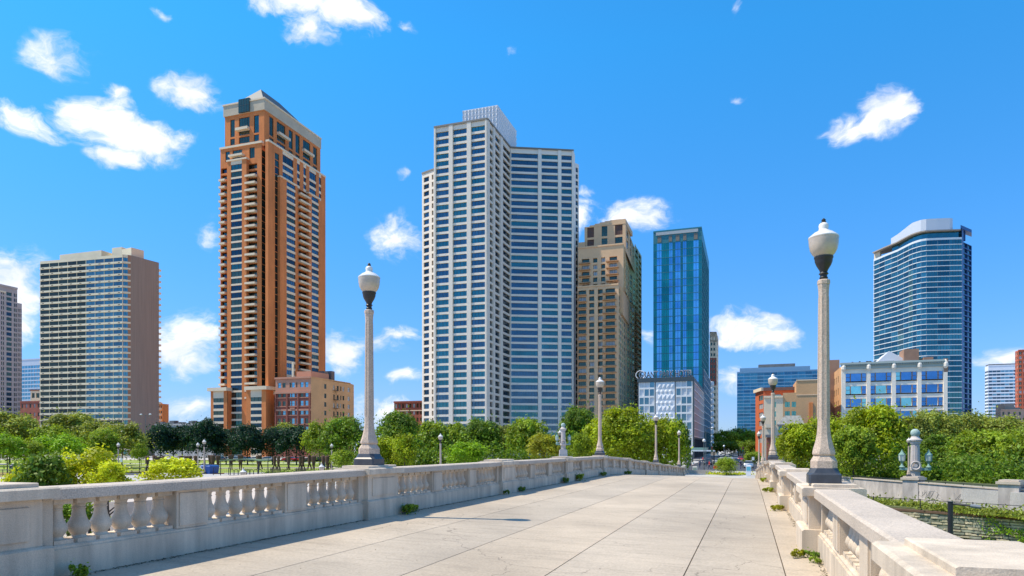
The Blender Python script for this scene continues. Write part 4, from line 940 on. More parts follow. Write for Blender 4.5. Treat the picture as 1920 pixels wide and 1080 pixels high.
for p0, p1 in ((1586, 1624), (1632.5, 1671), (1680, 1719), (1728, 1768)):     # dark narrow mullion piers
    for lo, hi in rr:
        for k in (.21, .76):
            x0 = onY(p0 + (p1 - p0) * k, Yq)[0]; x1 = onY(p0 + (p1 - p0) * (k + .04), Yq)[0]; B.w.box(x0, x1, Yq - .05, Yq + .1, lo, hi, 4)
            B.w.box(onY(p0, Yq)[0], onY(p1, Yq)[0], Yq - .15, Yq - .002, lo - .35, lo - .05, 0)
        for k in (0, .8):
            x0 = onY(p0 + (p1 - p0) * k, Yq)[0]; x1 = onY(p0 + (p1 - p0) * (k + .2), Yq)[0]; B.w.box(x0, x1, Yq + .3, Yq + .36, (lo + hi) / 2 - .06, (lo + hi) / 2 + .06, 4)
B.band(a, b_, zp(690, F), zp(681.5, F), .35, 2)
B.band((a[0] - .4, Yq), (b_[0] - 1, Yq), zp(681.3, F), zp(677.5, F), 1.1, 2)
for k in range(58): x = a[0] + k * L_ / 58; B.w.box(x, x + .25, Yq - 1.0, Yq - .36, zp(684.5, F), zp(681.5, F), 2)
ys_ = a[0] / ray(1556)[0] * ray(1556)[1]
B.facade((a[0], min(ys_, 300)), a, GZ, zt - .3, [(2, 4, 0), (6, 8, 0), (10.5, 12.5, 0), (15, 17, 0), (20, 22, 0), (26, 28, 0)], [(l + .3, h) for l, h in rr], px=False, m=1, gs=(3,))
B.core([a, b_, (b_[0], 295), (a[0], 295)], GZ, zt, .7, mt=3)
pd = MB(); x0, x1 = onY(1636, 276)[0], onY(1717, 276)[0]; zb_, zp_ = zt - 1, zp(659.5, 248); xm = (x0 + x1) / 2 - 1.5
pd.loft([[(x0, y, zb_), (x1, y, zb_), (x1, y, zb_ + 1.6), (xm, y, zp_), (x0, y, zb_ + 1.6)] for y in (276, 292)]); pd.box(x0 - .4, x1 + .3, 275.7, 276, zb_ + 1.3, zb_ + 1.7)
pd.box(xm - 1.6, xm + 1.6, 275.8, 275.99, zt + .3, zt + 2.4, 1)
B.part('roof_gable', pd, [white_m, mat('gable_window', (.45, .48, .50), .6)])
B.w.prism(boxplan(onY(1695, 274), onY(1723, 274), 8), zt - 1, zp(658, 247), 4); B.w.prism(boxplan(onY(1732, 273), onY(1750, 273), 6), zt - 1, zp(674, 246), 4); B.w.prism(boxplan(onY(1556, 285), onY(1574, 285), 8), 10, zp(673.5, 258), 4)
B.w.box(b_[0] - 1, b_[0] + .2, Yq - .4, Yq + 10, zp(701, F), zp(676, F), 4)
un = MB()
for k in range(16): x = onY(1580 + k * 3.4, 272)[0]; h = random.uniform(.3, 1.7); un.box(x, x + .5, 272, 272.6, zt - .2, zt + .6 + h)
B.part('roof_vents', un, iron); B.done()

# --- curved glass tower on the right
B = Bld('curved_glass_tower', 'tall curving blue glass tower with white floor lines and a swooping white roof screen', 'glass tower', (90, 400, GZ), [mat('pale_floor_line', (.70, .72, .70), .4, .1), mat('navy_fin', (.02, .07, .22), .4, .3), roof_grey, mat('soffit_brown', (.32, .27, .22), .7), cream], [mat('glass_mullion', (.05, .10, .13), .4, .4), glass('tower_glass', (.06, .20, .22), .85), glass('tower_glass_b', (.035, .13, .16), .85), glass('tower_glass_c', (.09, .26, .27), .85), g_curt])
z = 122; tp = [(1638, 486.5), (1648.5, 482), (1659, 477.4), (1671, 472.6), (1683, 467.8), (1694, 462), (1703.7, 457), (1711, 453.6), (1718.5, 451), (1727, 448.6), (1737, 447), (1758, 446), (1781, 445.2), (1803.5, 444.6)]
pts = [top(x, y, z) for x, y in tp]
rr = rows(120.8, 3.06, 2.62, 41)
for k in range(len(pts) - 1):
    w = math.hypot(pts[k + 1][0] - pts[k][0], pts[k + 1][1] - pts[k][1]); n = max(1, int(w / 7))
    B.facade(pts[k], pts[k + 1], GZ, z, [(w * j / n + (.0 if j or k else .4), w * (j + 1) / n - .02, 3 if w / n > 5 else 1) for j in range(n)], rr, px=False, d=.12, gs=(1, 1, 2, 2, 3), fr=.1)
for lo, hi in rr:
    for k in range(len(pts) - 1): B.band(pts[k], pts[k + 1], lo - .42, lo - .02, .28, 0)
e1 = pts[-1]; e2 = at(1806.5, dep(pts[-1]) + 3); e3 = at(1822, dep(pts[-1]) + 14)
B.facade(e1, e2, GZ, z + 6, [], [], m=1)
e2b = (e2[0] + .4, e2[1] + 3); w = math.hypot(e3[0] - e2b[0], e3[1] - e2b[1])
B.facade(e2b, e3, GZ, z - 1, [(.4, w / 2 - .2, 2), (w / 2 + .2, w - .3, 2)], rows(z - 1.3, 3.06, 2.4, 41), px=False, d=.6, gs=(2, 1, 2, 3, 2), m=1)
cen = (sum(p[0] for p in pts) / len(pts) + 12, sum(p[1] for p in pts) / len(pts) + 12)
back = [(e3[0] - 4, e3[1] + 18), (pts[0][0] + 6, pts[0][1] + 10)]
B.w.prism([(p[0] + .5, p[1] + 1.0) for p in pts] + [(e2b[0] - .6, e2b[1] + 1.6), (e3[0] - 1.5, e3[1] + 1.4)] + back, GZ, z, 2, 2)
inner = [(p[0] + .8, p[1] + 2.5) for p in pts[3:]]
for k in range(len(inner) - 1): B.facade(inner[k], inner[k + 1], z, z + 4.2, [(.1, 99, 2)], [(z + .2, z + 4)], px=False, gs=(1, 2), d=.1) if False else None
pg = MB(); ip = [(p[0] + .8, p[1] + 2) for p in pts[3:]]
pg.prism(ip + [(e3[0] - 6, e3[1] + 8), (ip[0][0] + 6, ip[0][1] + 8)], z, z + 4.5); B.part('penthouse_glass', pg, B.gm[1])
sc = MB(); so = [(p[0] - .2, p[1] - .3) for p in pts[3:]]; so[-1] = (so[-1][0] - 4.5, so[-1][1])
ring = [(*p, z + 4.5) for p in so]
for k in range(len(so) - 1):
    a_, c_ = so[k], so[k + 1]; f0 = min(1, .55 + k * .12); f1 = min(1, .55 + (k + 1) * .12)
    ex = Vector((c_[0] - a_[0], c_[1] - a_[1], 0)); nn_ = Vector((-ex.y, ex.x, 0)).normalized() * .5
    q = [Vector((*a_, z + 4.6)), Vector((*c_, z + 4.6)), Vector((*c_, z + 5 + 6.2 * f1)), Vector((*a_, z + 5 + 6.2 * f0))]
    sc.poly(q); sc.poly([v + nn_ for v in q][::-1]); sc.poly([q[3], q[2], q[2] + nn_, q[3] + nn_]); sc.poly([q[0], q[0] + nn_, q[1] + nn_, q[1]])
sc.poly([(*so[-1], z + 4.6), (so[-1][0] - .5, so[-1][1] + 6, z + 4.6), (so[-1][0] - .5, so[-1][1] + 6, z + 11.2), (*so[-1], z + 11.2)])
B.part('roof_screen', sc, mat('pale_metal_screen', (.62, .63, .64), .45, .2, n1=(.03, .1)))
B.w.prism([(p[0] - .8, p[1] - .8) for p in pts] + [(pts[-1][0], pts[-1][1] + 5), (pts[0][0] + 4, pts[0][1] + 6)], z + 3.9, z + 4.55, 3, 2)
B.w.prism([at(1801, dep(e1) - 1), at(1822, dep(e1) + 8), at(1822, dep(e1) + 16), at(1801, dep(e1) + 8)], z + 5.0, z + 6.8, 1); B.w.box(e2[0] + 1.5, e2[0] + 2.3, e2[1] + 5, e2[1] + 6, z, z + 5, 1)
B.w.prism(boxplan(at(1639, dep(pts[0]) + 1), at(1650, dep(pts[1]) + 1), 1), z, z + 3.9, 4)
B.done()

# --- far right
B, P, z = simple('striped_office', 'distant white and blue striped office block right of the curved glass tower', 'office building', 1853, 1916, 650, 686, [mat('stripe_white', (.72, .76, .82), .5, n1=(.03, .1)), roof_grey], [frame_dark, g_blue, g_blue2, g_navy], 8, 3.1, 1.8, side=-1, gs=(1, 2, 1), d=.01, top_off=4.5, nm=2, dpt=10)
B.w.prism(boxplan((P[0][0] + .5, P[0][1] + .5), (P[1][0], P[1][1] + .5), 9), z - 1, z + 1.6, 1); B.done()
B, P, z = simple('red_tower', 'red brick tower with dark window columns cut off by the right edge of the picture', 'tower', 1909, 1960, 500, 657, [mat('red_tower_brick', (.50, .12, .06), .9, n1=(.1, .1)), roof_grey], [cream, g_dark, g_curt], 6, 3.1, 2.0, gs=(1, 1, 2), d=.2, side=-1, dpt=6); B.done()
B, P, z = simple('tan_ruin_building', 'low pinkish tan building with a stepped roofline behind the trees at the right edge', 'building', 1876, 1960, 420, 769, [mat('pink_tan', (.52, .34, .24), .9, n1=(.12, .2)), roof_grey], [frame_dark, g_dark], 8, 4, 2, d=.32, side=-1, dpt=9)
B.w.prism(boxplan(at(1884, 425), at(1902, 425), 8), z - 1, zp(757, 425), 0); B.w.prism(boxplan(at(1902, 425), at(1912, 425), 8), z - 1, zp(764, 425), 0); B.done()
# ------------------------------------------------------------------ foliage
def leaf_mat(name, c, tr=.35):
    m = bpy.data.materials.new(name); m.use_nodes = True; nt = m.node_tree; N = nt.nodes; L = nt.links
    p = N['Principled BSDF']; p.inputs['Base Color'].default_value = (*c, 1); p.inputs['Roughness'].default_value = .55; p.inputs['Specular IOR Level'].default_value = .3
    t = N.new('ShaderNodeBsdfTranslucent'); t.inputs[0].default_value = (c[0] * 1.5, c[1] * 1.35, c[2] * .7, 1)
    mx = N.new('ShaderNodeMixShader'); mx.inputs[0].default_value = tr
    out = N['Material Output']; L.new(p.outputs[0], mx.inputs[1]); L.new(t.outputs[0], mx.inputs[2]); L.new(mx.outputs[0], out.inputs[0])
    return m
KIND = {'olive': (.26, .31, .05), 'mid': (.24, .335, .022), 'bright': (.23, .40, .015), 'dark': (.020, .062, .034), 'yellow': (.50, .56, .02), 'ygreen': (.31, .39, .012), 'deep': (.15, .25, .02), 'gold': (.33, .35, .025)}
LM = {k: [leaf_mat('leaf_%s_%s' % (k, n), tuple(x * f for x in c)) for n, f in (('light', 1.3), ('middle', .95), ('dark', .62))] for k, c in KIND.items()}
def crown_arrays(seed, n, leaf, nl=40, lobe=(.20, .38), flat=0):
    r = np.random.default_rng(seed)
    d = r.normal(size=(nl, 3)); d /= np.linalg.norm(d, axis=1)[:, None]; d[:, 2] = np.where(d[:, 2] < -.55, -d[:, 2], d[:, 2])
    lr = r.uniform(lobe[0], lobe[1], nl); lc = d * (1 - lr * r.uniform(.75, 1.15, nl))[:, None]
    tone = r.choice(3, nl, p=[.3, .45, .25])
    k = r.choice(nl, n, p=lr ** 2 / (lr ** 2).sum())
    lr *= np.where(r.random(nl) < .3, .62, 1.0); lc *= r.uniform(.82, 1.1, nl)[:, None]
    q = r.normal(size=(n, 3)); q /= np.linalg.norm(q, axis=1)[:, None]
    q[:, 2] = np.where(r.random(n) < .6, np.abs(q[:, 2]), q[:, 2])
    rad = r.uniform(.55, 1.08, n) ** .7; rad = np.where(r.random(n) < .09, r.uniform(1.05, 1.45, n), rad)
    ecc = r.uniform(.7, 1.35, (nl, 3)); q = q * ecc[k]
    P = lc[k] + q * (lr[k] * rad)[:, None]
    ni = n // 7; P[:ni] = r.normal(size=(ni, 3)) * .38
    nrm = q + r.normal(size=(n, 3)) * .75; nrm[:, 2] += .35; nrm /= np.linalg.norm(nrm, axis=1)[:, None]
    a = np.cross(nrm, r.normal(size=(n, 3))); a /= np.linalg.norm(a, axis=1)[:, None]; b = np.cross(nrm, a)
    s = leaf * r.uniform(.6, 1.35, n)[:, None]; w = s * r.uniform(.4, .7, n)[:, None]
    V = np.empty((n, 4, 3)); V[:, 0] = P - a * s; V[:, 1] = P - b * w; V[:, 2] = P + a * s; V[:, 3] = P + b * w + nrm * s * .25
    m = np.clip(tone[k] + r.choice([-1, 0, 0, 1], n), 0, 2)
    return V.reshape(-1, 3), m
CM = {}
def crown_mesh(kind, var, n=7000, leaf=.052, nl=40):
    key = (kind, var, n, leaf)
    if key in CM: return CM[key]
    V, m = crown_arrays(var * 13 + 5, n, leaf, nl)
    me = bpy.data.meshes.new('foliage'); me.vertices.add(len(V)); me.vertices.foreach_set('co', V.ravel())
    me.loops.add(len(V)); me.loops.foreach_set('vertex_index', np.arange(len(V)))
    me.polygons.add(n); me.polygons.foreach_set('loop_start', np.arange(0, 4 * n, 4)); me.polygons.foreach_set('loop_total', np.full(n, 4))
    me.polygons.foreach_set('material_index', m)
    for x in LM[kind]: me.materials.append(x)
    me.update(calc_edges=True); CM[key] = me
    return me
def trunk_mb(H, r, spread, seed):
    rg = random.Random(seed); b = MB(); lean = (rg.uniform(-.04, .04) * H, rg.uniform(-.04, .04) * H)
    n = 5; prev = (0, 0, 0)
    for k in range(n):
        t = (k + 1) / n; cur = (lean[0] * t, lean[1] * t, H * t * .8); b.tube(prev, cur, r * (1 - .12 * k) * (1.25 if k == 0 else 1), r * (1 - .12 * (k + 1)), 7); prev = cur
    for k in range(6):
        an = k * 1.05 + rg.uniform(-.3, .3); z0 = H * rg.uniform(.4, .75); b.tube((lean[0] * .6, lean[1] * .6, z0), (math.cos(an) * spread * .6, math.sin(an) * spread * .6, z0 + spread * rg.uniform(.3, .7)), r * .5, r * .15, 5)
    return b
TC = [0]
def tree(px, yt, yb, w, F, kind, label, zg=GZ, name='tree', cat='tree', group='trees around the park', n=7000, leaf=.052, depth=1.0, nl=42):
    TC[0] += 1; rg = random.Random(TC[0]); x, y = at(px, F)
    rx = w * F / FP / 2; rz = (yb - yt) * F / FP / 2; cz = zp((yt + yb) / 2, F)
    t = thing(name, label, cat, (x, y, zg), group)
    me = crown_mesh(kind, TC[0] % 5, n, leaf, nl); c = bpy.data.objects.new('crown', me); COL.objects.link(c); c.parent = t
    c.location = (0, 0, cz - zg); c.scale = (rx * 1.04, rx * depth * 1.04, rz * 1.06); c.rotation_euler = (0, 0, rg.uniform(0, 6.28))
    H = max(.5, (cz + rz * .4) - zg)
    tr = trunk_mb(H, min(.3, max(.05, H * .022)), rx, TC[0]).build('trunk', bark, None)
    tr.parent = t; tr.location = (0, 0, 0)
    return t
K = 'olive,mid,bright,dark,yellow,ygreen,deep'
TR = [
 (18, 774, 862, 120, 170, 'olive', 'broad olive-green tree at the left edge in front of the grey tower'),
 (-30, 790, 862, 90, 150, 'mid', 'green tree cut off by the left edge of the picture'),
 (95, 797, 862, 75, 165, 'mid', 'mid-green tree in front of the low brick building'),
 (140, 777, 855, 105, 180, 'olive', 'pale olive tree reaching up the lower floors of the slab block'),
 (178, 790, 862, 80, 160, 'olive', 'feathery olive tree under the middle of the slab block'),
 (228, 793, 866, 88, 140, 'olive', 'rounded olive tree just left of the blank brown end wall'),
 (196, 806, 868, 60, 135, 'mid', 'small mid-green tree beside the tan-globed lamp under the slab block'),
 (112, 813, 874, 92, 118, 'bright', 'vivid green tree behind the yellow shrubs on the left'),
 (14, 818, 873, 64, 106, 'bright', 'young vivid green tree on the dry lawn at the left edge'),
 (52, 826, 872, 52, 110, 'mid', 'small thin-trunked green tree beside the dry lawn'),
 (262, 832, 868, 30, 130, 'mid', 'little bushy tree at the foot of the brown end wall'),
 (300, 796, 862, 62, 168, 'dark', 'dark blue-green tree right under the brown end wall'),
 (342, 797, 860, 62, 170, 'dark', 'second dark tree from the left in the dark row along the lawn'),
 (384, 790, 862, 66, 168, 'dark', 'tallest dark tree of the row, by the left wing of the orange podium'),
 (424, 802, 862, 52, 172, 'dark', 'narrow dark tree in front of the middle of the orange podium'),
 (464, 797, 864, 62, 166, 'dark', 'dark tree before the right wing of the orange podium'),
 (511, 803, 862, 60, 168, 'dark', 'dark tree at the left corner of the brownstone building'),
 (556, 798, 866, 66, 164, 'dark', 'right-hand dark tree of the row, under the brownstone bay windows'),
 (536, 796, 840, 62, 200, 'olive', 'pale tree peeping out behind the dark row under the brownstone building'),
 (325, 812, 850, 60, 205, 'olive', 'grey-green tree behind the gap in the dark row near the garage'),
 (600, 793, 866, 62, 150, 'mid', 'fresh green round tree under the tan side wall'),
 (648, 781, 868, 92, 135, 'deep', 'large leafy green tree just left of the nearest left lamp post'),
 (642, 843, 876, 48, 95, 'mid', 'low pointed green shrub at the left foot of the nearest left lamp post'),
 (745, 776, 872, 92, 120, 'deep', 'full dark-green tree between the near lamp post and the white tower'),
 (712, 818, 874, 70, 105, 'ygreen', 'yellow-green tree directly right of the nearest left lamp base'),
 (758, 815, 874, 50, 102, 'ygreen', 'slim yellow-green bush in front of the dark-green tree right of the near lamp'),
 (805, 790, 868, 74, 135, 'mid', 'green tree behind the park lamp below the left edge of the white tower'),
 (852, 792, 868, 62, 140, 'mid', 'green tree under the left columns of the white tower'),
 (900, 790, 866, 82, 135, 'deep', 'green tree under the middle columns of the white tower'),
 (872, 828, 868, 78, 100, 'bright', 'low bright feathery bush above the railing below the white tower'),
 (946, 800, 864, 56, 140, 'olive', 'pale shadowy tree under the corner of the white tower'),
 (990, 784, 862, 78, 130, 'mid', 'leafy green tree left of the distant fluted column'),
 (1020, 812, 862, 66, 112, 'gold', 'golden-green tree in front of the distant fluted column'),
 (1082, 768, 858, 74, 140, 'deep', 'tall deep-green tree right of the distant fluted column'),
 (1086, 812, 858, 44, 108, 'mid', 'small green tree under the deep-green tree near the second lamp'),
 (1168, 766, 878, 118, 104, 'ygreen', 'big yellow-green tree between the second and third left lamp posts'),
 (1122, 786, 866, 70, 118, 'ygreen', 'yellow-green tree directly behind the second left lamp post'),
 (1238, 782, 884, 84, 108, 'ygreen', 'yellow-green tree behind the third left lamp post'),
 (1274, 795, 886, 46, 116, 'deep', 'dark green tree in front of the corner of the white hotel'),
 (1360, 806, 850, 50, 330, 'mid', 'green tree at the left of the clump at the far end of the street'),
 (1385, 804, 850, 50, 345, 'olive', 'olive tree in the middle of the clump at the far end of the street'),
 (1405, 808, 852, 44, 330, 'mid', 'bright-topped tree at the right of the clump at the far end of the street'),
 (1372, 826, 856, 70, 300, 'deep', 'shadowy tree low over the roadway at the end of the street'),
 (1408, 828, 860, 40, 285, 'deep', 'dark tree beside the orange-red corner building'),
 (1411, 846, 874, 34, 150, 'mid', 'small street tree just left of the right-hand row of lamps'),
 (1497, 795, 884, 84, 104, 'ygreen', 'green tree left of the tall right lamp post, in front of the mansard house'),
 (1466, 822, 880, 44, 112, 'mid', 'low tree just right of the right-hand row of lamps, left of the mansard house trees'),
 (1545, 780, 888, 90, 108, 'ygreen', 'tree directly behind the shaft of the tall right lamp post'),
 (1640, 763, 896, 128, 98, 'ygreen', 'big bright green tree in front of the white loft building'),
 (1600, 800, 896, 80, 92, 'mid', 'lower leafy tree right of the tall lamp base above the concrete wall'),
 (1716, 782, 878, 70, 140, 'olive', 'olive tree behind the fluted column on the right'),
 (1750, 768, 880, 96, 145, 'olive', 'broad olive tree right of the white loft building'),
 (1815, 772, 880, 100, 150, 'olive', 'broad olive tree under the curved glass tower'),
 (1880, 784, 880, 96, 145, 'olive', 'olive tree below the striped white and blue block'),
 (1950, 780, 890, 90, 140, 'olive', 'olive tree cut off by the right edge'),
 (1770, 816, 900, 100, 108, 'deep', 'dense deep-green tree right of the fluted column'),
 (1850, 806, 906, 120, 100, 'mid', 'layered green tree over the wall pier on the right'),
 (1930, 800, 914, 110, 92, 'mid', 'layered green tree at the right edge over the wall'),
 (1690, 826, 898, 60, 118, 'mid', 'small green tree behind the park lamp on the right wall'),
 (1806, 850, 912, 90, 94, 'deep', 'low dark-green tree just above the retaining wall'),
]
for t_ in TR:
    px, yt, yb, w, F, kind, lb = t_
    if 630 < px < 1300 and yb > 856: yb += 10
    tree(px, yt, yb, w, F, kind, lb, n=11000 if w * (yb - yt) > 6500 else 7500, leaf=.046 if w > 85 else .055)
# shrubs by the bridge (lower ground)
SH = [(78, 846, 1000, 120, 44, 'deep', 'glossy dark-green shrub between two yellow shrubs left of the bridge', .8), (168, 846, 955, 120, 46, 'yellow', 'big yellow-green shrub with spreading branches behind the left railing', .8),
      (40, 876, 985, 70, 46, 'yellow', 'small yellow shrub left of the glossy dark one', .8), (322, 862, 925, 110, 50, 'yellow', 'low yellow-green shrub behind the left railing in front of the park lamps', .8),
      (205, 868, 930, 70, 42, 'yellow', 'drooping yellow branch cluster at the right of the big yellow shrub', .7), (130, 925, 1020, 110, 38, 'deep', 'dark green shrub seen between the balusters at the far left', .8)]
for px, yt, yb, w, F, kind, lb, dp in SH:
    tree(px, yt, yb, w, F, kind, lb, zg=-6.9, name='shrub', cat='shrub', group='shrubs beside the left railing', n=5200, leaf=.062, nl=34)
# clipped bush and flower bed at the end of the bridge
t = tree(1362, 857, 894, 42, 103, 'mid', 'round clipped green bush at the end of the bridge by the street', name='round_bush', cat='bush', group=None, n=6000, leaf=.05, nl=60)
ZE = -3.9
def strip_plants(name, label, pts, kind, n, h, w, leaf, z, cat='plants', kindp='stuff'):
    r = np.random.default_rng(len(label)); P = []
    for k in range(n):
        u = r.random() * (len(pts) - 1); i = int(u); f = u - i; a, b = pts[i], pts[min(i + 1, len(pts) - 1)]
        P.append((a[0] + (b[0] - a[0]) * f + r.normal() * w, a[1] + (b[1] - a[1]) * f + r.normal() * w, z + abs(r.normal()) * h * (.6 + .4 * math.sin(u * 37))))
    P = np.array(P); a = r.normal(size=(n, 3)); a /= np.linalg.norm(a, axis=1)[:, None]; b = np.cross(a, r.normal(size=(n, 3))); b /= np.linalg.norm(b, axis=1)[:, None]
    V = np.empty((n, 4, 3)); s = leaf * r.uniform(.6, 1.4, n)[:, None]
    V[:, 0] = P - a * s; V[:, 1] = P - b * s * .5; V[:, 2] = P + a * s; V[:, 3] = P + b * s * .5
    me = bpy.data.meshes.new(name); me.from_pydata(V.reshape(-1, 3).tolist(), [], np.arange(4 * n).reshape(-1, 4).tolist())
    for x in LM[kind]: me.materials.append(x)
    me.polygons.foreach_set('material_index', r.choice(3, n)); me.update()
    o = bpy.data.objects.new(name, me); COL.objects.link(o); return tag(o, label, cat, kind=kindp)
g_ = lambda px, py, z=ZE: (at(px, FP * z / (HY - py))[0], at(px, FP * z / (HY - py))[1])
strip_plants('flower_bed', 'low yellow-green planting around the round bush at the bridge end', [g_(1331, 887.6), g_(1370, 888.4), g_(1403, 888)], 'yellow', 1600, .22, .45, .12, GZ)
b = MB(); p0 = g_(1284, 885.8); p1 = g_(1334, 886.2); b.obox((*p0, GZ), (p1[0] - p0[0], p1[1] - p0[1], 0), (0, .5, 0), (0, 0, .55)); tag(b.build('low_barrier', mat('pale_barrier', (.5, .44, .38), .9)), 'low pale concrete kerb block at the end of the left balustrade', 'barrier')
# ------------------------------------------------------------------ walls on the right
wall_m = mat('stained_concrete', (.44, .39, .35), .9, n1=(.22, .3), n2=(.25, 1.6), stretch=(1, 1, .35))
def wallrun(name, label, P, Q, zb, zt0, zt1, th, m, cat='wall', cap=.12, inset=True):
    t = thing(name, label, cat, (P[0], P[1], zb)); L_ = math.hypot(Q[0] - P[0], Q[1] - P[1]); e = Vector(((Q[0] - P[0]) / L_, (Q[1] - P[1]) / L_, 0)); n = Vector((-e.y, e.x, 0))
    if n.y < 0: n = -n
    b = MB(); o = Vector((*P, zb)); q = Vector((*Q, zb))
    b.loft([[tuple(o), tuple(o + n * th), tuple(o + n * th + Vector((0, 0, zt0 - zb - cap))), tuple(o + Vector((0, 0, zt0 - zb - cap)))], [tuple(q), tuple(q + n * th), tuple(q + n * th + Vector((0, 0, zt1 - zb - cap))), tuple(q + Vector((0, 0, zt1 - zb - cap)))]])
    b.build('wall_body', m, t)
    b = MB(); n2 = n * .12; z0 = Vector((0, 0, zt0 - zb - cap)); z1 = Vector((0, 0, zt1 - zb - cap)); c = Vector((0, 0, cap))
    b.loft([[tuple(o - n2 + z0), tuple(o + n * th + n2 + z0), tuple(o + n * th + n2 + z0 + c), tuple(o - n2 + z0 + c)], [tuple(q - n2 + z1), tuple(q + n * th + n2 + z1), tuple(q + n * th + n2 + z1 + c), tuple(q - n2 + z1 + c)]]); b.build('wall_cap', granite_cap if m is wall_m else m, t)
    return t, e, n
W0, W1, W2, W3 = at(1560, 96), at(1711, 77.5), at(1895, 64.2), (45, 60.5)
for (P, Q, lb) in ((W0, W1, 'stained pale concrete wall section left of the park lamp on the right'), (W1, W2, 'concrete wall section with scribbled graffiti right of the park lamp'), (W2, W3, 'concrete wall section leaving the picture at the right edge')):
    t, e, n = wallrun('concrete_wall', lb, P, Q, -6.4, -3.75 if P is not W0 else -3.85, -3.8, .5, wall_m)
    L_ = math.hypot(Q[0] - P[0], Q[1] - P[1]); b = MB(); o = Vector((*P, -3.62)); b.obox(o, e * L_, n * .06, (0, 0, .06)); 
    for k in range(int(L_ / 2.5) + 1): b.obox(o + e * min(k * 2.5, L_ - .05) - Vector((0, 0, .15)), e * .05, n * .05, (0, 0, .16))
    b.build('hand_rail', iron, t)
    if 'graffiti' in lb:
        b = MB(); rg = random.Random(4)
        def stroke(u0, u1, zc, hh, k, am):
            prev = None
            for j in range(k):
                u = u0 + (u1 - u0) * j / k + rg.uniform(-am, am); z_ = zc + hh * math.sin(j * 1.7 + rg.uniform(-.5, .5))
                cur = Vector((*P, z_)) + e * u - n * .012
                if prev: b.tube(prev, cur, .013, n=4)
                prev = cur
        stroke(L_ * .08, L_ * .2, -5.1, .38, 14, .35); stroke(L_ * .14, L_ * .34, -5.0, .45, 20, .5); stroke(L_ * .48, L_ * .72, -5.0, .4, 26, .35)
        b.build('graffiti', mat('graffiti_paint', (.24, .23, .22), .8), t)
for (P, lb, ex) in ((W1, 'square concrete wall pier carrying the park lamp', .15), (W2, 'square concrete wall pier near the right edge', .35)):
    t = thing('wall_pier', lb, 'pier', (P[0], P[1], -6.4)); d = Vector((e.x, e.y, 0)); nn_ = Vector((-e.y, e.x, 0))
    if nn_.y < 0: nn_ = -nn_
    def pb(hw, z0, z1, b): 
        o = Vector((*P, z0)) - d * hw - nn_ * (hw - .25); b.obox(o, d * 2 * hw, nn_ * 2 * hw, (0, 0, z1 - z0))
    b = MB(); pb(.95, -6.4, -5.9, b); pb(.82, -5.9, -3.7 + ex, b); b.build('shaft', wall_m, t); b = MB(); pb(.98, -3.7 + ex, -3.45 + ex, b); pb(.8, -3.45 + ex, -3.3 + ex, b); b.build('cap', granite_cap, t)
strip_plants('strip_planting', 'band of low yellow-green shrubs between the concrete wall and the rubble wall', [at(1600, 78), at(1700, 72), at(1800, 66), at(1900, 61.5), at(2060, 53)], 'olive', 9000, .36, .55, .16, -6.05)
t, e, n = wallrun('rubble_wall', 'rough rubble stone wall with a brown coping and creeper at the lower right', (8.5, 83.7), (40, 58.6), -9.3, -6.15, -6.15, .6, mat('rubble_core', (.16, .17, .13), .95, n1=(.4, .6), bump=.8), cap=.2)
for c in t.children:
    if c.name.startswith('wall_cap'): c.data.materials[0] = mat('brown_coping', (.12, .07, .045), .9, n1=(.3, 1))
P, Q = Vector((8.5, 83.7, 0)), Vector((40, 58.6, 0)); L_ = (Q - P).length; b = MB(); rg = random.Random(3)
for row in range(11):
    zc = -9.15 + row * .255; u = rg.uniform(0, .5)
    while u < L_:
        w = rg.uniform(.35, 1.2); h = rg.uniform(.14, .24); ou = rg.uniform(.05, .3) * (1.3 if row < 6 else .5)
        if rg.random() < .86:
            o = P + e * u + Vector((0, 0, zc)) - n * ou
            rr_ = [[o + n * (.4 + ou) + Vector((0, 0, 0)), o + Vector((0, 0, .02)), o + Vector((0, 0, h)), o + n * (.4 + ou) + Vector((0, 0, h))], None]
            rr_[1] = [v + e * w for v in rr_[0]]; mid_ = [[v + e * w * .5 - n * rg.uniform(.02, .12) for v in rr_[0]]]
            b.loft([rr_[0]] + mid_ + [rr_[1]], 0 if rg.random() < .6 else 1)
        u += w + .04
b.build('stones', [mat('rubble_pale', (.42, .37, .26), .95, n1=(.3, 1)), mat('rubble_grey', (.22, .23, .18), .95, n1=(.3, 1))], t)
def creeper():
    me = bpy.data.meshes.new('creeper'); r = np.random.default_rng(9); n_ = 3200; vs = []; fs = []
    for k in range(n_):
        u = 18 + abs(r.normal()) * 6 - r.random() * 3; z_ = -9 + 2.9 * r.random() ** .8
        if math.sin(u * 1.7) + math.sin(z_ * 3 + u) < -.3: continue
        c = P + e * u + Vector((0, 0, z_)) - n * (.35 + r.random() * .25); s_ = .1
        a_ = Vector(r.normal(size=3)).normalized() * s_; b2 = Vector(r.normal(size=3)).normalized() * s_ * .7; i = len(vs)
        vs += [tuple(c - a_), tuple(c - b2), tuple(c + a_), tuple(c + b2)]; fs.append((i, i + 1, i + 2, i + 3))
    me.from_pydata(vs, [], fs)
    for x in LM['bright']: me.materials.append(x)
    me.polygons.foreach_set('material_index', r.choice(3, len(fs))); o = bpy.data.objects.new('creeper', me); COL.objects.link(o); tag(o, 'green creeper hanging over the right end of the rubble wall', 'creeper', kind='stuff')
creeper()
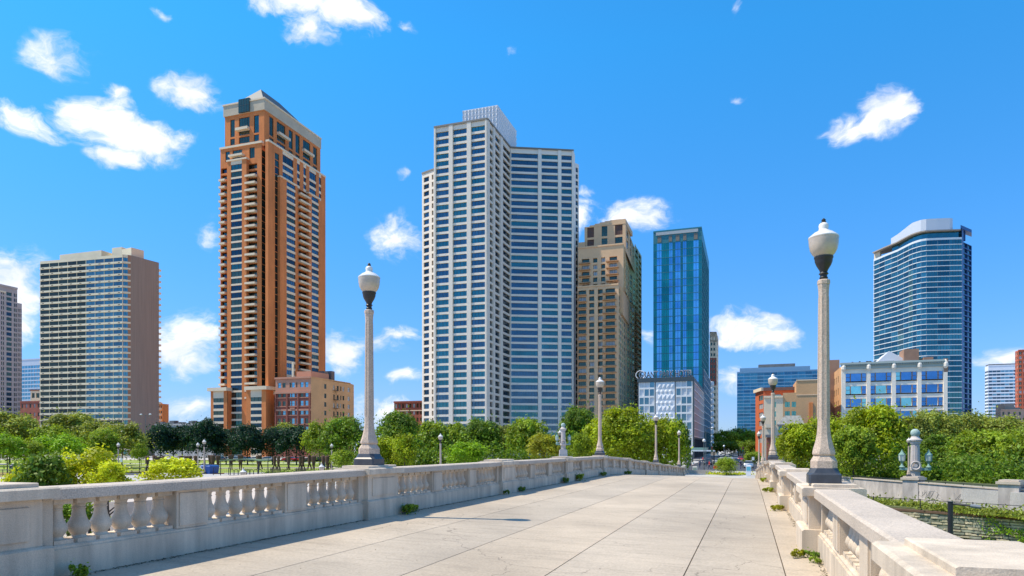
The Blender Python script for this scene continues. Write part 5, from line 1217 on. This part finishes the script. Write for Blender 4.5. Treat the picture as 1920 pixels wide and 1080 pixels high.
# thin fence over the rubble wall
t = thing('thin_fence', 'thin dark rail fence standing on top of the rubble wall', 'fence', (P.x, P.y, -6.15)); b = MB(); q0 = P + n * .3 + Vector((0, 0, -6.15)); b.obox(q0 + Vector((0, 0, 1.0)), e * L_, n * .05, (0, 0, .05)); b.build('top_rail', iron, t)
for k in range(9): b = MB(); b.obox(q0 + e * (k * L_ / 8.5), e * .07, n * .07, (0, 0, 1.1)); b.build('post', iron, t)
# black lamp mast with a long arm behind the right railing
x, y = at(1782, 24); t = thing('black_mast', 'black post with a thin sideways arm lamp behind the right railing', 'lamp', (x, y, -9.25))
b = MB(); b.tube((x, y, -9.25), (x, y, zp(941, 24)), .085, n=12); b.tube((x, y, zp(941, 24)), (x, y, zp(940.2, 24)), .095, n=12); b.build('pole', iron, t, True)
x2, y2 = at(1829, 23.4); b = MB(); b.tube((x, y, zp(944, 24)), (x2, y2, zp(946.5, 24)), .04, n=8); b.build('arm', iron, t)
x3, y3 = at(1838, 23.3); b = MB(); b.tube((x2 - .15, y2, zp(946, 24)), (x3, y3, zp(947.5, 24)), .06, .075, 8); b.build('lamp_head', mat('lamp_head_grey', (.2, .22, .24), .5), t)

# ------------------------------------------------------------------ fluted columns with bronze lanterns
def make_column():
    t = thing('fluted_column', '', 'column', (0, 0, 0), 'fluted stone columns with green lanterns')
    st_ = mat('column_stone', (.52, .46, .42), .85, n1=(.1, .8))
    b = MB(); b.box(-.9, .9, -.9, .9, 0, .9); b.box(-.75, .75, -.75, .75, .9, 1.1)
    def fl(r, z): return [((r if j % 2 else r * .9) * .86 * math.cos(j * math.pi / 20), (r if j % 2 else r * .9) * math.sin(j * math.pi / 20), z) for j in range(40)]
    b.loft([fl(.66, 1.1), fl(.64, 3.2), fl(.56, 5.4)]); b.lathe(0, 0, [(.58, 5.4), (.62, 5.5), (.62, 5.62), (.78, 5.8), (.80, 5.95), (.62, 6.02), (.5, 6.2), (.42, 6.35)], 24)
    b.build('shaft', st_, t)
    b = MB(); b.lathe(0, 0, [(.25, 6.3), (.44, 6.42), (.53, 6.65), (.53, 6.85), (.44, 7.08), (.25, 7.24), (0, 7.3)], 20); b.build('ball', mat('weathered_ball', (.32, .42, .38), .7, n1=(.3, 3)), t, True)
    b = MB(); b.lathe(0, 0, [(.66, 2.0), (.8, 2.1), (.8, 2.45), (.66, 2.55)], 20)
    for k in range(14): a_ = k * math.pi / 7; a2 = a_ + math.pi / 7; b.tube((.5 * math.cos(a_), -.78, 2.7 + .5 * math.sin(a_)), (.5 * math.cos(a2), -.78, 2.7 + .5 * math.sin(a2)), .13, n=6)
    b.tube((0, -.65, 2.7), (0, -.85, 2.7), .22, n=10); b.build('wreath', st_, t)
    for s in (-1, 1):
        b = MB(); b.box(min(s * .6, s * 1.7), max(s * .6, s * 1.7), -.22, .22, 2.1, 2.4); b.lathe(s * 1.45, 0, [(.28, 2.4), (.36, 2.5), (.2, 2.65), (.1, 2.9), (.16, 3.05)], 12); br_ = b.build('bracket', teal_m, t)
        b = MB(); b.lathe(s * 1.45, 0, [(.16, 3.05), (.3, 3.2), (.36, 3.28)], 6, 0); b.lathe(s * 1.45, 0, [(.32, 3.29), (.38, 4.0)], 6, 1); b.lathe(s * 1.45, 0, [(.42, 4.01), (.40, 4.08), (.22, 4.3), (.1, 4.5), (.04, 4.7)], 6, 0)
        for k in range(6): a_ = k * math.pi / 3; b.tube((s * 1.45 + .34 * math.cos(a_), .34 * math.sin(a_), 3.28), (s * 1.45 + .40 * math.cos(a_), .40 * math.sin(a_), 4.02), .03, n=4)
        b.build('lantern', [teal_m, mat('lantern_glass', (.55, .58, .52), .2, n1=(.1, 3))], t)
    return t
cl = make_column(); F = 87; x, y = at(1716, F); cl.location = (x, y, zp(804, F) - 7.3); cl['label'] = 'fluted stone column topped by a weathered ball, flanked by green lanterns, over the right wall'; cl.rotation_euler = (0, 0, YAW - .45)
F = 98; x, y = at(1056, F); zb2 = zp(793, F) - 7.3 * .6; o2 = dup(cl, (x, y, zb2), 'distant fluted column with a ball top and green lantern showing above the left balustrade', rz=YAW, sc=.6)
b = MB(); b.lathe(x, y, [(.9, GZ), (.8, zb2)], 4, ph=math.pi / 4 + YAW); tag(b.build('column_pedestal', concrete), 'square stone pedestal under the distant fluted column', 'pedestal')

# ------------------------------------------------------------------ park things
rust = mat('rusty_iron', (.12, .065, .045), .85, .2, n1=(.35, 1.5), bump=.5)
def make_figure():
    b = MB(); E = lambda cx, cy, rx, ry, z: [(cx + rx * math.cos(j * math.pi / 5), cy + ry * math.sin(j * math.pi / 5), z) for j in range(10)]
    b.loft([E(0, 0, .30, .24, 1.15), E(0, 0, .36, .27, 1.5), E(0, 0, .42, .28, 1.95), E(0, 0, .50, .30, 2.35), E(0, 0, .52, .30, 2.55), E(0, 0, .44, .24, 2.62), E(0, 0, .38, .2, 2.45)])
    for s, st_ in ((-1, .28), (1, -.22)):
        b.loft([E(s * .16, st_ * 1.35 - .06, .13, .22, 0), E(s * .16, st_ * 1.3, .09, .11, .16), E(s * .16, st_ * .9, .12, .13, .6), E(s * .16, st_ * .3, .15, .17, 1.0), E(s * .13, 0, .17, .2, 1.25)])
    return b.build('sculpture', rust)
sc0 = make_figure(); SX = [(276, 118, 'in the shade at the left end'), (290, 120, ''), (297, 119, ''), (306, 122, ''), (339, 124, ''), (350, 125, ''), (357, 124, ''), (367, 123, ''), (395, 132, 'behind the blue bin'), (399, 128, ''), (409, 134, ''), (433, 134, 'standing alone'), (451, 133, ''), (484, 131, ''), (488, 133, ''), (515, 130, ''), (522, 129, ''), (541, 127, ''), (563, 126, ''), (568, 128, ''), (580, 130, ''), (588, 127, ''), (606, 128, ''), (613, 127, ''), (618, 130, '')]
LBL = ['standing at the left end of the row under the first dark tree', 'in the tight dark group right of the left end', 'in the middle of the tight dark group near the left end', 'at the right of the tight dark group near the left end', 'just left of the two park lamps', 'second to the left of the two park lamps', 'directly left of the shorter park lamp', 'between the two park lamps', 'right behind the blue bin', 'close beside the one behind the blue bin', 'with a wide stride right of the blue bin', 'standing alone on the lawn, right of the striding one', 'standing alone above the bike racks', 'left one of the pair under the orange podium corner', 'right one of the pair under the orange podium corner', 'left one of the pair beneath the brownstone bay windows', 'right one of the pair beneath the brownstone bay windows', 'single broad one beneath the right side of the brownstone front', 'left one of the pair in front of the red cars', 'right one of the pair in front of the red cars', 'left of the fresh green round tree', 'dark one below the fresh green round tree', 'left one of the last cluster by the park lamp', 'middle one of the last cluster by the park lamp', 'last one on the right, beside the park lamp']
for i, ((px, F, _), lb) in enumerate(zip(SX, LBL)):
    o = sc0 if i == 0 else sc0.copy()
    if i: COL.objects.link(o)
    F *= 1.0; o.location = (*at(px, F), GZ); o.rotation_euler = (0, 0, random.uniform(-.9, .9)); s_ = 1.0 + random.uniform(-.03, .06); o.scale = (s_, s_, s_)
    tag(o, 'rusty iron sculpture %s' % lb, 'sculpture', 'rusty sculptures standing on the lawn')

def paint(name, c): return mat(name, c, .3, .1, coat=.6)
car_glass = mat('car_glass', (.02, .03, .035), .08); tyre = mat('tyre', (.02, .02, .02), .9); chrome = mat('wheel_rim', (.4, .4, .42), .35, .8)
red_l = mat('tail_light', (.5, .02, .015), .3); white_l = mat('headlight', (.8, .8, .78), .15)
def make_car(m):
    t = thing('parked_car', '', 'car', (0, 0, 0), 'cars parked beyond the park'); W = .88
    b = MB(); prof_ = [(-2.2, .35), (-2.2, .72), (-2.05, .92), (-1.2, 1.0), (1.0, 1.02), (1.9, .98), (2.15, .85), (2.2, .4)]
    b.loft([[(x * f_, y_, z_ if z_ < .9 else z_ - dz) for x, z_ in prof_] for y_, f_, dz in ((-W, .97, .06), (-W * .8, 1, 0), (W * .8, 1, 0), (W, .97, .06))]); b.build('body', m, t, True)
    b = MB(); q = lambda x, z_, y_: (x, y_, z_)
    b.loft([[(-1.15, -.82, .98), (1.55, -.82, .98), (1.55, .82, .98), (-1.15, .82, .98)], [(-.45, -.64, 1.42), (.95, -.64, 1.42), (.95, .64, 1.42), (-.45, .64, 1.42)]]); b.build('windows', car_glass, t)
    b = MB(); b.loft([[(-.47, -.65, 1.42), (.97, -.65, 1.42), (.97, .65, 1.42), (-.47, .65, 1.42)], [(-.35, -.58, 1.47), (.85, -.58, 1.47), (.85, .58, 1.47), (-.35, .58, 1.47)]]); b.build('roof', m, t)
    for sx_ in (-1.35, 1.35):
        for sy_ in (-1, 1):
            b = MB(); b.tube((sx_, sy_ * .7, .33), (sx_, sy_ * .9, .33), .33, n=14); w_ = b.build('wheel', tyre, t); b = MB(); b.tube((sx_, sy_ * .895, .33), (sx_, sy_ * .915, .33), .2, n=10); b.build('rim', chrome, w_)
    for sy_ in (-.62, .62):
        b = MB(); b.box(-2.21, -2.1, sy_ - .17, sy_ + .17, .62, .76); b.build('headlight', white_l, t); b = MB(); b.box(2.08, 2.2, sy_ - .2, sy_ + .2, .66, .82); b.build('tail_light', red_l, t)
    return t
paints = {'red': paint('car_red', (.55, .02, .02)), 'white': paint('car_white', (.7, .7, .7)), 'dark': paint('car_dark', (.025, .03, .04)), 'silver': paint('car_silver', (.35, .37, .4)), 'blue': paint('car_blue', (.03, .09, .25))}
cars = {}
def car(c, px, F, rz, lb, Yc=None, grp='cars parked beyond the park'):
    loc = (*at(px, F), GZ + .012)
    if c not in cars: t = make_car(paints[c]); cars[c] = t; t.location = loc; t.rotation_euler = (0, 0, rz); t['group'] = grp; t['label'] = lb; return t
    return dup(cars[c], loc, lb, grp, rz)
car('red', 543, 208, .0, 'red parked car behind the pair of sculptures below the brownstone'); car('red', 561, 208, 0, 'second red parked car, just right of the first one, in the gap between tree trunks')
for i, (c, px, lb) in enumerate([('white', 428, 'white parked car behind the sculpture standing alone'), ('silver', 444, 'silver parked car above the bike racks, behind the lawn'), ('dark', 412, 'dark parked car behind the striding sculpture'), ('blue', 462, 'dark blue parked car behind the trunks of the dark row'), ('silver', 500, 'silver parked car left of the brownstone sculptures'), ('dark', 583, 'dark parked car right of the two red ones'), ('white', 479, 'white parked car behind the pair of sculptures'), ('white', 172, 'white car glimpsed under the trees below the slab block'), ('dark', 600, 'dark parked car at the right under the fresh green tree')]):
    car(c, px, 206, 0, lb)
sg_ = 'cars on the street beyond the bridge'
car('dark', 1383, 170, math.pi / 2, 'dark car with red tail lights driving away down the street', grp=sg_); car('red', 1389, 215, math.pi / 2, 'red car farther down the street', grp=sg_)
car('white', 1404, 140, math.pi / 2, 'white car waiting at the kerb by the right balustrade end', grp=sg_); car('silver', 1344, 180, math.pi / 2, 'silver car by the kerb behind the round bush', grp=sg_); car('white', 1362, 235, 0, 'white car crossing at the far junction', grp=sg_)
car('dark', 1327, 165, math.pi / 2, 'dark car parked along the hotel side of the street', grp=sg_); car('silver', 1378, 238, 0, 'silver car crossing at the far junction, right of the white one', grp=sg_)
# bins, racks, benches, fences
x, y = at(392, 109); t = thing('blue_bin', 'square blue recycling bin near the two park lamps', 'bin', (x, y, GZ)); bl = mat('bin_blue', (.02, .09, .30), .5)
b = MB(); b.loft([[(x + a_ * r_, y + c_ * r_, z_) for a_, c_ in ((-1, -1), (1, -1), (1, 1), (-1, 1))] for r_, z_ in ((.95, GZ), (1.05, GZ + 1.1))]); b.build('bin_body', bl, t); b = MB(); b.loft([[(x + a_ * r_, y + c_ * r_, z_) for a_, c_ in ((-1, -1), (1, -1), (1, 1), (-1, 1))] for r_, z_ in ((1.1, GZ + 1.1), (1.1, GZ + 1.2), (.8, GZ + 1.4))]); b.build('lid', bl, t)
x, y = at(25, 112); b = MB(); b.lathe(x, y, [(.5, GZ), (.6, GZ + 1.2), (.5, GZ + 1.3)], 12); tag(b.build('dark_bin', mat('bin_navy', (.01, .02, .08), .5)), 'round navy bin by the dry lawn at the far left', 'bin')
def pfence(lb, P0, P1, F0, F1, h, n, z=GZ):
    A = Vector((*at(P0, F0), z)); Bv = Vector((*at(P1, F1), z)); t = thing('iron_fence', lb, 'fence', tuple(A)); e = Bv - A
    b = MB(); b.tube(A + Vector((0, 0, h * .92)), Bv + Vector((0, 0, h * .92)), .035, n=4); b.tube(A + Vector((0, 0, .15)), Bv + Vector((0, 0, .15)), .03, n=4); m_ = n * 7
    for k in range(m_): b.tube(A + e * (k / m_) + Vector((0, 0, .15)), A + e * (k / m_) + Vector((0, 0, h * .9)), .015, n=3)
    b.build('rail_panel', iron, t)
    for k in range(n + 1): b = MB(); b.tube(A + e * (k / n), A + e * (k / n) + Vector((0, 0, h)), .055, n=5); b.build('post', iron, t)
pfence('low black iron fence along the lawn right of the yellow shrub', 205, 290, 116, 114, 1.1, 6); pfence('low black iron fence with widely spaced posts in front of the sculptures', 400, 640, 104, 112, 1.1, 9); pfence('black fence along the dry lawn at the left edge', -20, 44, 100, 98, 1.0, 5)
def bike_rack(px, F, lb, kind):
    x, y = at(px, F); t = thing(kind, lb, kind.replace('_', ' '), (x, y, GZ))
    if kind == 'shelter':
        b = MB(); b.loft([[(x + u, y - 1, GZ + 2.0 + .35 * math.cos(u / 3)), (x + u, y + 1.2, GZ + 2.0 + .35 * math.cos(u / 3)), (x + u, y + 1.2, GZ + 2.12 + .35 * math.cos(u / 3)), (x + u, y - 1, GZ + 2.12 + .35 * math.cos(u / 3))] for u in np.linspace(-3.6, 3.6, 9)]); b.build('canopy', mat('canopy_green', (.10, .16, .08), .8, n1=(.4, 1)), t)
        for u in (-3.4, 3.4):
            for v in (-.9, 1.1): b = MB(); b.tube((x + u, y + v, GZ), (x + u, y + v, GZ + 2.15), .06, n=6); b.build('post', iron, t)
    else:
        for k in range(5):
            b = MB(); u = x + k * .75 - 1.5; pr_ = [(u, y, GZ), (u, y, GZ + .7), (u, y + .2, GZ + .88), (u, y + .6, GZ + .88), (u, y + .8, GZ + .7), (u, y + .8, GZ)]
            for a_, c_ in zip(pr_, pr_[1:]): b.tube(a_, c_, .035, n=5)
            b.build('hoop', iron, t)
bike_rack(457, 102, 'low shelter with a curved dark-green roof above the bike hoops', 'shelter'); bike_rack(447, 101, 'row of black bike hoops under the green shelter roof', 'bike_rack'); bike_rack(468, 101.5, 'second row of black bike hoops right of the white lamp globe', 'bike_rack')
def bench(px, F, lb):
    x, y = at(px, F); t = thing('park_bench', lb, 'bench', (x, y, GZ)); b = MB()
    for k in range(4): b.box(x - 1, x + 1, y + k * .13, y + k * .13 + .1, GZ + .45, GZ + .49)
    b.build('seat', bark, t); b = MB()
    for k in range(3): b.box(x - 1, x + 1, y + .55, y + .59, GZ + .55 + k * .14, GZ + .65 + k * .14)
    b.build('backrest', bark, t)
    for s in (-.8, .8): b = MB(); b.tube((x + s, y + .05, GZ), (x + s, y + .05, GZ + .45), .03); b.tube((x + s, y + .55, GZ), (x + s, y + .55, GZ + .95), .03); b.build('leg', iron, t)
bench(512, 106, 'park bench on the lawn edge below the orange podium'); bench(560, 106, 'park bench on the lawn edge below the brownstone')
strip_plants('lawn_hedge', 'clipped low hedge along the lawn in front of the sculptures', [at(500, 108), at(560, 109), at(600, 112), at(640, 114)], 'deep', 3500, .3, .35, .13, GZ)
strip_plants('far_undergrowth', 'dark undergrowth under the trees right of the near lamp post', [at(660, 108), at(760, 110), at(860, 112), at(960, 118), at(1060, 122), at(1180, 116), at(1240, 122)], 'deep', 34000, 2.4, 1.0, .26, GZ)
strip_plants('right_undergrowth', 'shaded undergrowth behind the right concrete wall', [at(1480, 118), at(1560, 106), at(1640, 96), at(1760, 88), at(1860, 80), at(1960, 74)], 'deep', 15000, 1.8, .8, .22, GZ)
# walls and steps of the plaza at far left
b = MB(); p0 = at(-60, 62); p1 = at(30, 66); b.obox((*p0, -6.9), (p1[0] - p0[0], p1[1] - p0[1], 0), (0, .6, 0), (0, 0, 1.6)); tag(b.build('plaza_wall', concrete), 'low pale concrete wall at the far left of the plaza', 'wall')
# street furniture at the bridge end
def pole(px, F, pyt, lb, arm=0, z=GZ):
    x, y = at(px, F); t = thing('street_light', lb, 'street light', (x, y, z)); zt_ = zp(pyt, F); b = MB(); b.tube((x, y, z), (x, y, z + .6), .14, n=8); b.tube((x, y, z + .6), (x, y, zt_), .08, .05, 8); b.build('pole', mat('pole_grey', (.16, .17, .18), .5, .4), t)
    for s in ((-1, 1) if arm == 2 else (arm,)):
        if s: b = MB(); b.tube((x, y, zt_ - .1), (x + s * 1.3, y, zt_ + .15), .04, n=5); b.build('arm', iron, t); b = MB(); b.lathe(x + s * 1.35, y, [(.05, zt_ + .3), (.25, zt_ + .2), (.28, zt_ + .05), (.1, zt_ - .02)], 8); b.build('lamp_head', white_m, t)
    if not arm: b = MB(); b.lathe(x, y, [(.1, zt_), (.26, zt_ + .15), (.26, zt_ + .35), (.1, zt_ + .55)], 8); b.build('lamp_head', white_m, t)
pole(1320, 118, 829, 'tall grey street light at the end of the left balustrade'); pole(1323.5, 150, 803, 'slim street light with an arm beside the hotel side wall', 1)
pole(273, 160, 778, 'tall lamp mast with two arms in front of the brown end wall', 2); pole(609, 150, 822, 'tall slim street light beside the round green tree', 0); pole(1357.5, 200, 838, 'slim traffic mast behind the round bush', 0)
def crate(name, lb, cat, px, F, w, h, m, z=GZ):
    x, y = at(px, F); t = thing(name, lb, cat, (x, y, z)); b = MB(); b.loft([[(x + a_ * w / 2 * r_, y + c_ * w / 2 * r_, zz) for a_, c_ in ((-1, -1), (1, -1), (1, 1), (-1, 1))] for r_, zz in ((.85, z), (.95, z + .1), (1, z + h * .9), (.9, z + h))]); b.build('box_body', m, t); return t, x, y
t, x, y = crate('utility_box', 'pale box with a teal panel standing by the kerb near the left balustrade end', 'box', 1303, 112, .75, 1.1, mat('pale_box', (.6, .6, .55), .6)); b = MB(); b.box(x - .25, x + .25, y - .41, y - .39, GZ + .35, GZ + .8); b.build('panel', teal_m, t)
t, x, y = crate('sign_box', 'white information post with a teal sign at the right end of the flower bed', 'sign', 1403.5, 100, .7, 1.6, white_m); b = MB(); b.box(x - .28, x + .28, y - .37, y - .355, GZ + .8, GZ + 1.35); b.build('sign_face', mat('sign_teal', (.10, .42, .52), .5), t)
t, x, y = crate('news_box', 'dark kiosk box beside the hotel front', 'kiosk', 1293, 160, 1.6, 2.6, mat('kiosk_dark', (.10, .10, .10), .6)); b = MB(); b.box(x - .55, x + .55, y - .83, y - .8, GZ + .5, GZ + 2.2); b.build('panel', mat('kiosk_face', (.5, .48, .45), .5), t)
x, y = at(1306, 175); t = thing('canopy', 'white flat canopy in front of the white hotel', 'canopy', (x, y, GZ)); b = MB(); b.box(x - 3, x + 4.4, y - 2, y + 3, GZ + 3.2, GZ + 3.5); b.build('canopy_roof', white_m, t)
for u, v in ((-2.8, -1.8), (4.2, -1.8), (-2.8, 2.8), (4.2, 2.8)): b = MB(); b.tube((x + u, y + v, GZ), (x + u, y + v, GZ + 3.2), .1); b.build('post', iron, t)
x, y = at(1316, 215); b = MB(); b.box(x - 4, x + 1.5, y - .5, y + 8, GZ + 3.2, GZ + 4.2); tag(b.build('awning', teal_m), 'teal awning along the street side of the hotel', 'awning')
x, y = at(1341, 125); t = thing('round_sign', 'round red sign on a post beside the round bush', 'sign', (x, y, GZ)); b = MB(); b.tube((x, y, GZ), (x, y, GZ + .9), .04); b.build('post', iron, t); b = MB(); b.tube((x, y - .02, zp(876, 125)), (x, y + .03, zp(876, 125)), .36, n=20); b.build('sign_face', mat('sign_red', (.75, .03, .02), .5), t)
x, y = at(265, 150); t = thing('orange_umbrella', 'orange umbrella under the tree at the foot of the brown end wall', 'umbrella', (x, y, GZ)); b = MB(); b.tube((x, y, GZ), (x, y, GZ + 3.4), .04); b.build('pole', iron, t); b = MB(); b.lathe(x, y, [(.85, zp(838, 150)), (.5, zp(836, 150)), (.05, zp(833.5, 150))], 8); b.build('canopy', mat('umbrella_orange', (.8, .17, .02), .7), t)
x, y = at(1784, 88); t = thing('red_umbrella', 'red umbrella half hidden under the trees right of the fluted column', 'umbrella', (x, y, GZ)); b = MB(); b.tube((x, y, GZ), (x, y, zp(887, 84)), .04); b.build('pole', iron, t); b = MB(); x2, y2 = at(1784, 82); b.lathe(x, y, [(1.0, zp(897, 88)), (.7, zp(892, 88)), (.05, zp(887, 88))], 8); b.build('canopy', mat('umbrella_red', (.7, .02, .05), .7), t)
# person on the plaza and walkers by the street
def person(px, F, z, lb, shirt, trousers, rz=0, py=None):
    x, y = at(px, F); t = thing('person', lb, 'person', (x, y, z))
    J = {'pel': (0, 0, .95), 'ch': (0, 0, 1.28), 'nk': (0, .01, 1.5), 'hd': (0, -.01, 1.62), 'ht': (0, 0, 1.74), 'ls': (-.19, 0, 1.42), 'le': (-.25, .04, 1.13), 'lw': (-.24, -.08, .9), 'lh': (-.24, -.12, .8), 'rs': (.19, 0, 1.42), 're': (.25, .06, 1.13), 'rw': (.25, -.04, .9), 'rh': (.25, -.08, .8), 'lp': (-.1, 0, .9), 'lk': (-.11, -.12, .5), 'la': (-.11, -.16, .09), 'lt': (-.11, -.32, .04), 'rp': (.1, 0, .9), 'rk': (.11, .05, .5), 'ra': (.11, .24, .11), 'rt': (.11, .1, .04)}
    R = {'pel': .15, 'ch': .16, 'nk': .055, 'hd': .10, 'ht': .07, 'ls': .07, 'le': .045, 'lw': .03, 'lh': .035, 'rs': .07, 're': .045, 'rw': .03, 'rh': .035, 'lp': .1, 'lk': .065, 'la': .042, 'lt': .035, 'rp': .1, 'rk': .065, 'ra': .042, 'rt': .035}
    ks = list(J); E_ = [('pel', 'ch'), ('ch', 'nk'), ('nk', 'hd'), ('hd', 'ht'), ('ch', 'ls'), ('ls', 'le'), ('le', 'lw'), ('lw', 'lh'), ('ch', 'rs'), ('rs', 're'), ('re', 'rw'), ('rw', 'rh'), ('pel', 'lp'), ('lp', 'lk'), ('lk', 'la'), ('la', 'lt'), ('pel', 'rp'), ('rp', 'rk'), ('rk', 'ra'), ('ra', 'rt')]
    me = bpy.data.meshes.new('body'); me.from_pydata([J[k] for k in ks], [(ks.index(a_), ks.index(c_)) for a_, c_ in E_], [])
    o = bpy.data.objects.new('body', me); COL.objects.link(o); md = o.modifiers.new('s', 'SKIN'); o.modifiers.new('d', 'SUBSURF').levels = 2
    for i, k in enumerate(ks): me.skin_vertices[0].data[i].radius = (R[k], R[k] * (.7 if k in ('pel', 'ch') else 1)); me.skin_vertices[0].data[i].use_root = (k == 'pel')
    bpy.context.view_layer.update(); m2 = bpy.data.meshes.new_from_object(o.evaluated_get(bpy.context.evaluated_depsgraph_get())); o.modifiers.clear(); o.data = m2
    m2.materials.clear(); sk = mat('skin', (.45, .25, .17), .6)
    for m_ in (sk, shirt, trousers, mat('hair', (.03, .02, .015), .7), mat('shoes', (.04, .04, .04), .6)): m2.materials.append(m_)
    for p in m2.polygons:
        c = p.center; zc = c.z; p.material_index = 4 if zc < .1 else 2 if zc < .95 and abs(c.x) < .21 else 1 if .93 <= zc < 1.5 and not (abs(c.x) > .21 and zc < 1.15) else 3 if zc > 1.68 or (zc > 1.56 and c.y > .03) else 0; p.use_smooth = True
    o.parent = t; o.location = (0, 0, 0); t.rotation_euler = (0, 0, rz)
navy = mat('cloth_navy', (.03, .04, .10), .9); redc = mat('cloth_red', (.6, .03, .03), .9); grey_c = mat('cloth_grey', (.2, .2, .22), .9); whc = mat('cloth_white', (.7, .7, .7), .9)
person(227, 58, zp(896, 58) - 1.76, 'person in dark clothes whose head just shows above the left rail', navy, grey_c, .4)
person(1352, 150, GZ, 'pedestrian in a white top crossing near the round bush', whc, navy, 1.0); person(1330, 130, GZ, 'pedestrian in a red top near the street lights', redc, navy, -1.2); person(1312, 140, GZ, 'pedestrian in grey standing near the hotel canopy', grey_c, navy, .6)
b = MB(); x, y = at(227, 57); b.prism([(x - 2.5, y - 2), (x + 2.5, y - 2), (x + 2.5, y + 2.5), (x - 2.5, y + 2.5)], -6.9, zp(896, 58) - 1.76); tag(b.build('plaza_platform', path_m), 'pale stone platform on the plaza behind the left railing', 'platform')

# ------------------------------------------------------------------ weeds and litter at the foot of the balustrades
def weed(x, y, s_, kind, lb):
    z_ = zd(x, y); me = crown_mesh(kind, 3, 700, .13, 7); o = bpy.data.objects.new('weed', me); COL.objects.link(o); o.location = (x, y, z_ + s_ * .28); o.scale = (s_ * .6, s_ * 1.3, s_ * .8); o.rotation_euler = (0, 0, x * 7 + y); tag(o, lb, 'weed', 'weeds along the foot of the balustrades')
for a_ in [(-7.98, 15.45, .30, 'mid', 'green weed at the foot of the pier under the nearest left lamp post'), (-8.1, 16.0, .22, 'mid', 'thin weed trailing right of the pier under the nearest left lamp post'), (-7.97, 6.5, .22, 'mid', 'green weed at the right foot of the leftmost pier'), (-8.08, 23.0, .2, 'deep', 'small weed left of the third pier of the left balustrade'), (-8.05, 24.8, .22, 'deep', 'small weed right of the third pier of the left balustrade'),
           (-7.95, 33.9, .42, 'mid', 'bright weed clump by the pier before the second left lamp post'), (-8.1, 31.6, .3, 'deep', 'dark weed left of the pier before the second left lamp post'), (-8.02, 40.2, .3, 'deep', 'weed at the pier of the second left lamp post'), (-8.02, 49, .3, 'deep', 'small weed beyond the second left lamp post'),
           (.80, 12.72, .16, 'gold', 'brown dried weed at the left corner of the pier under the tall right lamp'), (1.0, 12.75, .15, 'deep', 'green weed in the corner between pier and wall under the tall right lamp'), (1.02, 12.2, .12, 'mid', 'thin green weed along the right wall'), (.8, 21.9, .22, 'gold', 'brownish weed at the next pier of the right balustrade'), (.9, 22.3, .16, 'ygreen', 'yellow-green weed beside the brownish one on the right'), (.82, 31.1, .24, 'ygreen', 'yellow-green weed at the foot of the third pier on the right'), (.85, 40.4, .3, 'ygreen', 'weed at the pier under the second right lamp post')]: weed(*a_)
def litter(name, lb, x0, y0, y1, n, w, s_, m):
    r = random.Random(n); b = MB()
    for k in range(n):
        y = y0 + (y1 - y0) * r.random(); x = x0 + abs(r.gauss(0, w)) * (1 if x0 < 0 else -1); z_ = zd(x, y) + .006; a_ = r.uniform(0, 3.14); u = Vector((math.cos(a_), math.sin(a_), r.uniform(-.2, .4))) * s_ * r.uniform(.4, 1.5); v = Vector((-math.sin(a_), math.cos(a_), 0)) * s_ * .5
        p = Vector((x, y, z_)); b.poly([p - u, p - v, p + u, p + v], r.choice((0, 0, 1)))
    tag(b.build(name, m), lb, 'litter', kind='stuff')
lm = [mat('dry_leaf', (.06, .05, .03), .9), mat('dry_leaf_pale', (.22, .17, .09), .9)]
litter('leaf_litter', 'dark line of dirt and dry leaves along the foot of the left balustrade', -8.24, 5.5, 60, 5200, .05, .022, lm)
litter('leaf_litter', 'scattered dry leaves and dirt along the foot of the right balustrade', 1.12, 3, 45, 1500, .05, .022, lm)
litter('dirt_specks', 'few dark specks and bits scattered on the bridge pavement', -8.2, 6, 34, 420, 3.2, .014, lm)

# ------------------------------------------------------------------ signals and small signs at the street end
def signal(px, F, lb, hgt=4.2):
    x, y = at(px, F); t = thing('traffic_signal', lb, 'traffic signal', (x, y, GZ)); b = MB(); b.tube((x, y, GZ), (x, y, GZ + hgt), .07, n=6); b.build('pole', iron, t)
    b = MB(); b.box(x - .17, x + .17, y - .2, y + .1, GZ + hgt - .9, GZ + hgt + .1); hd = b.build('signal_head', mat('signal_black', (.02, .02, .02), .5), t)
    for k, c in enumerate(('red', 'amber', 'green')): b = MB(); b.tube((x, y - .21, GZ + hgt - .1 - k * .3), (x, y - .24, GZ + hgt - .1 - k * .3), .1, n=10); b.build('lens', mat('lens_' + c, {'red': (.4, .02, .01), 'amber': (.3, .15, .01), 'green': (.01, .3, .1)}[c], .3), hd)
signal(1335, 135, 'traffic signal left of the round bush behind the red sign'); signal(1393, 138, 'traffic signal right of the round bush near the white car'); signal(1311, 232, 'distant traffic signal by the hotel canopy'); signal(1388, 232, 'distant traffic signal under the street trees')
person(1389, 132, GZ, 'pedestrian in dark clothes by the right-hand traffic signal', navy, navy, .8); person(1299, 128, GZ, 'pedestrian in white beside the kiosk box', whc, grey_c, -.5); person(1318, 185, GZ, 'pedestrian in red walking along the hotel side of the street', redc, navy, 2.0)
def post_sign(px, F, lb, m, h=2.4):
    x, y = at(px, F); t = thing('post_sign', lb, 'sign', (x, y, GZ)); b = MB(); b.tube((x, y, GZ), (x, y, GZ + h), .035, n=5); b.build('post', iron, t); b = MB(); b.box(x - .22, x + .22, y - .06, y - .035, GZ + h - .6, GZ + h); b.build('sign_face', m, t)
post_sign(1412, 128, 'small white sign on a post by the right balustrade end', white_m); post_sign(228, 111, 'small pale sign on a post right of the leftmost white globe lamp', mat('sign_pale_green', (.5, .62, .55), .6)); post_sign(1290, 118, 'small dark blue sign by the end of the left balustrade', mat('sign_blue', (.02, .06, .2), .5), 1.6)
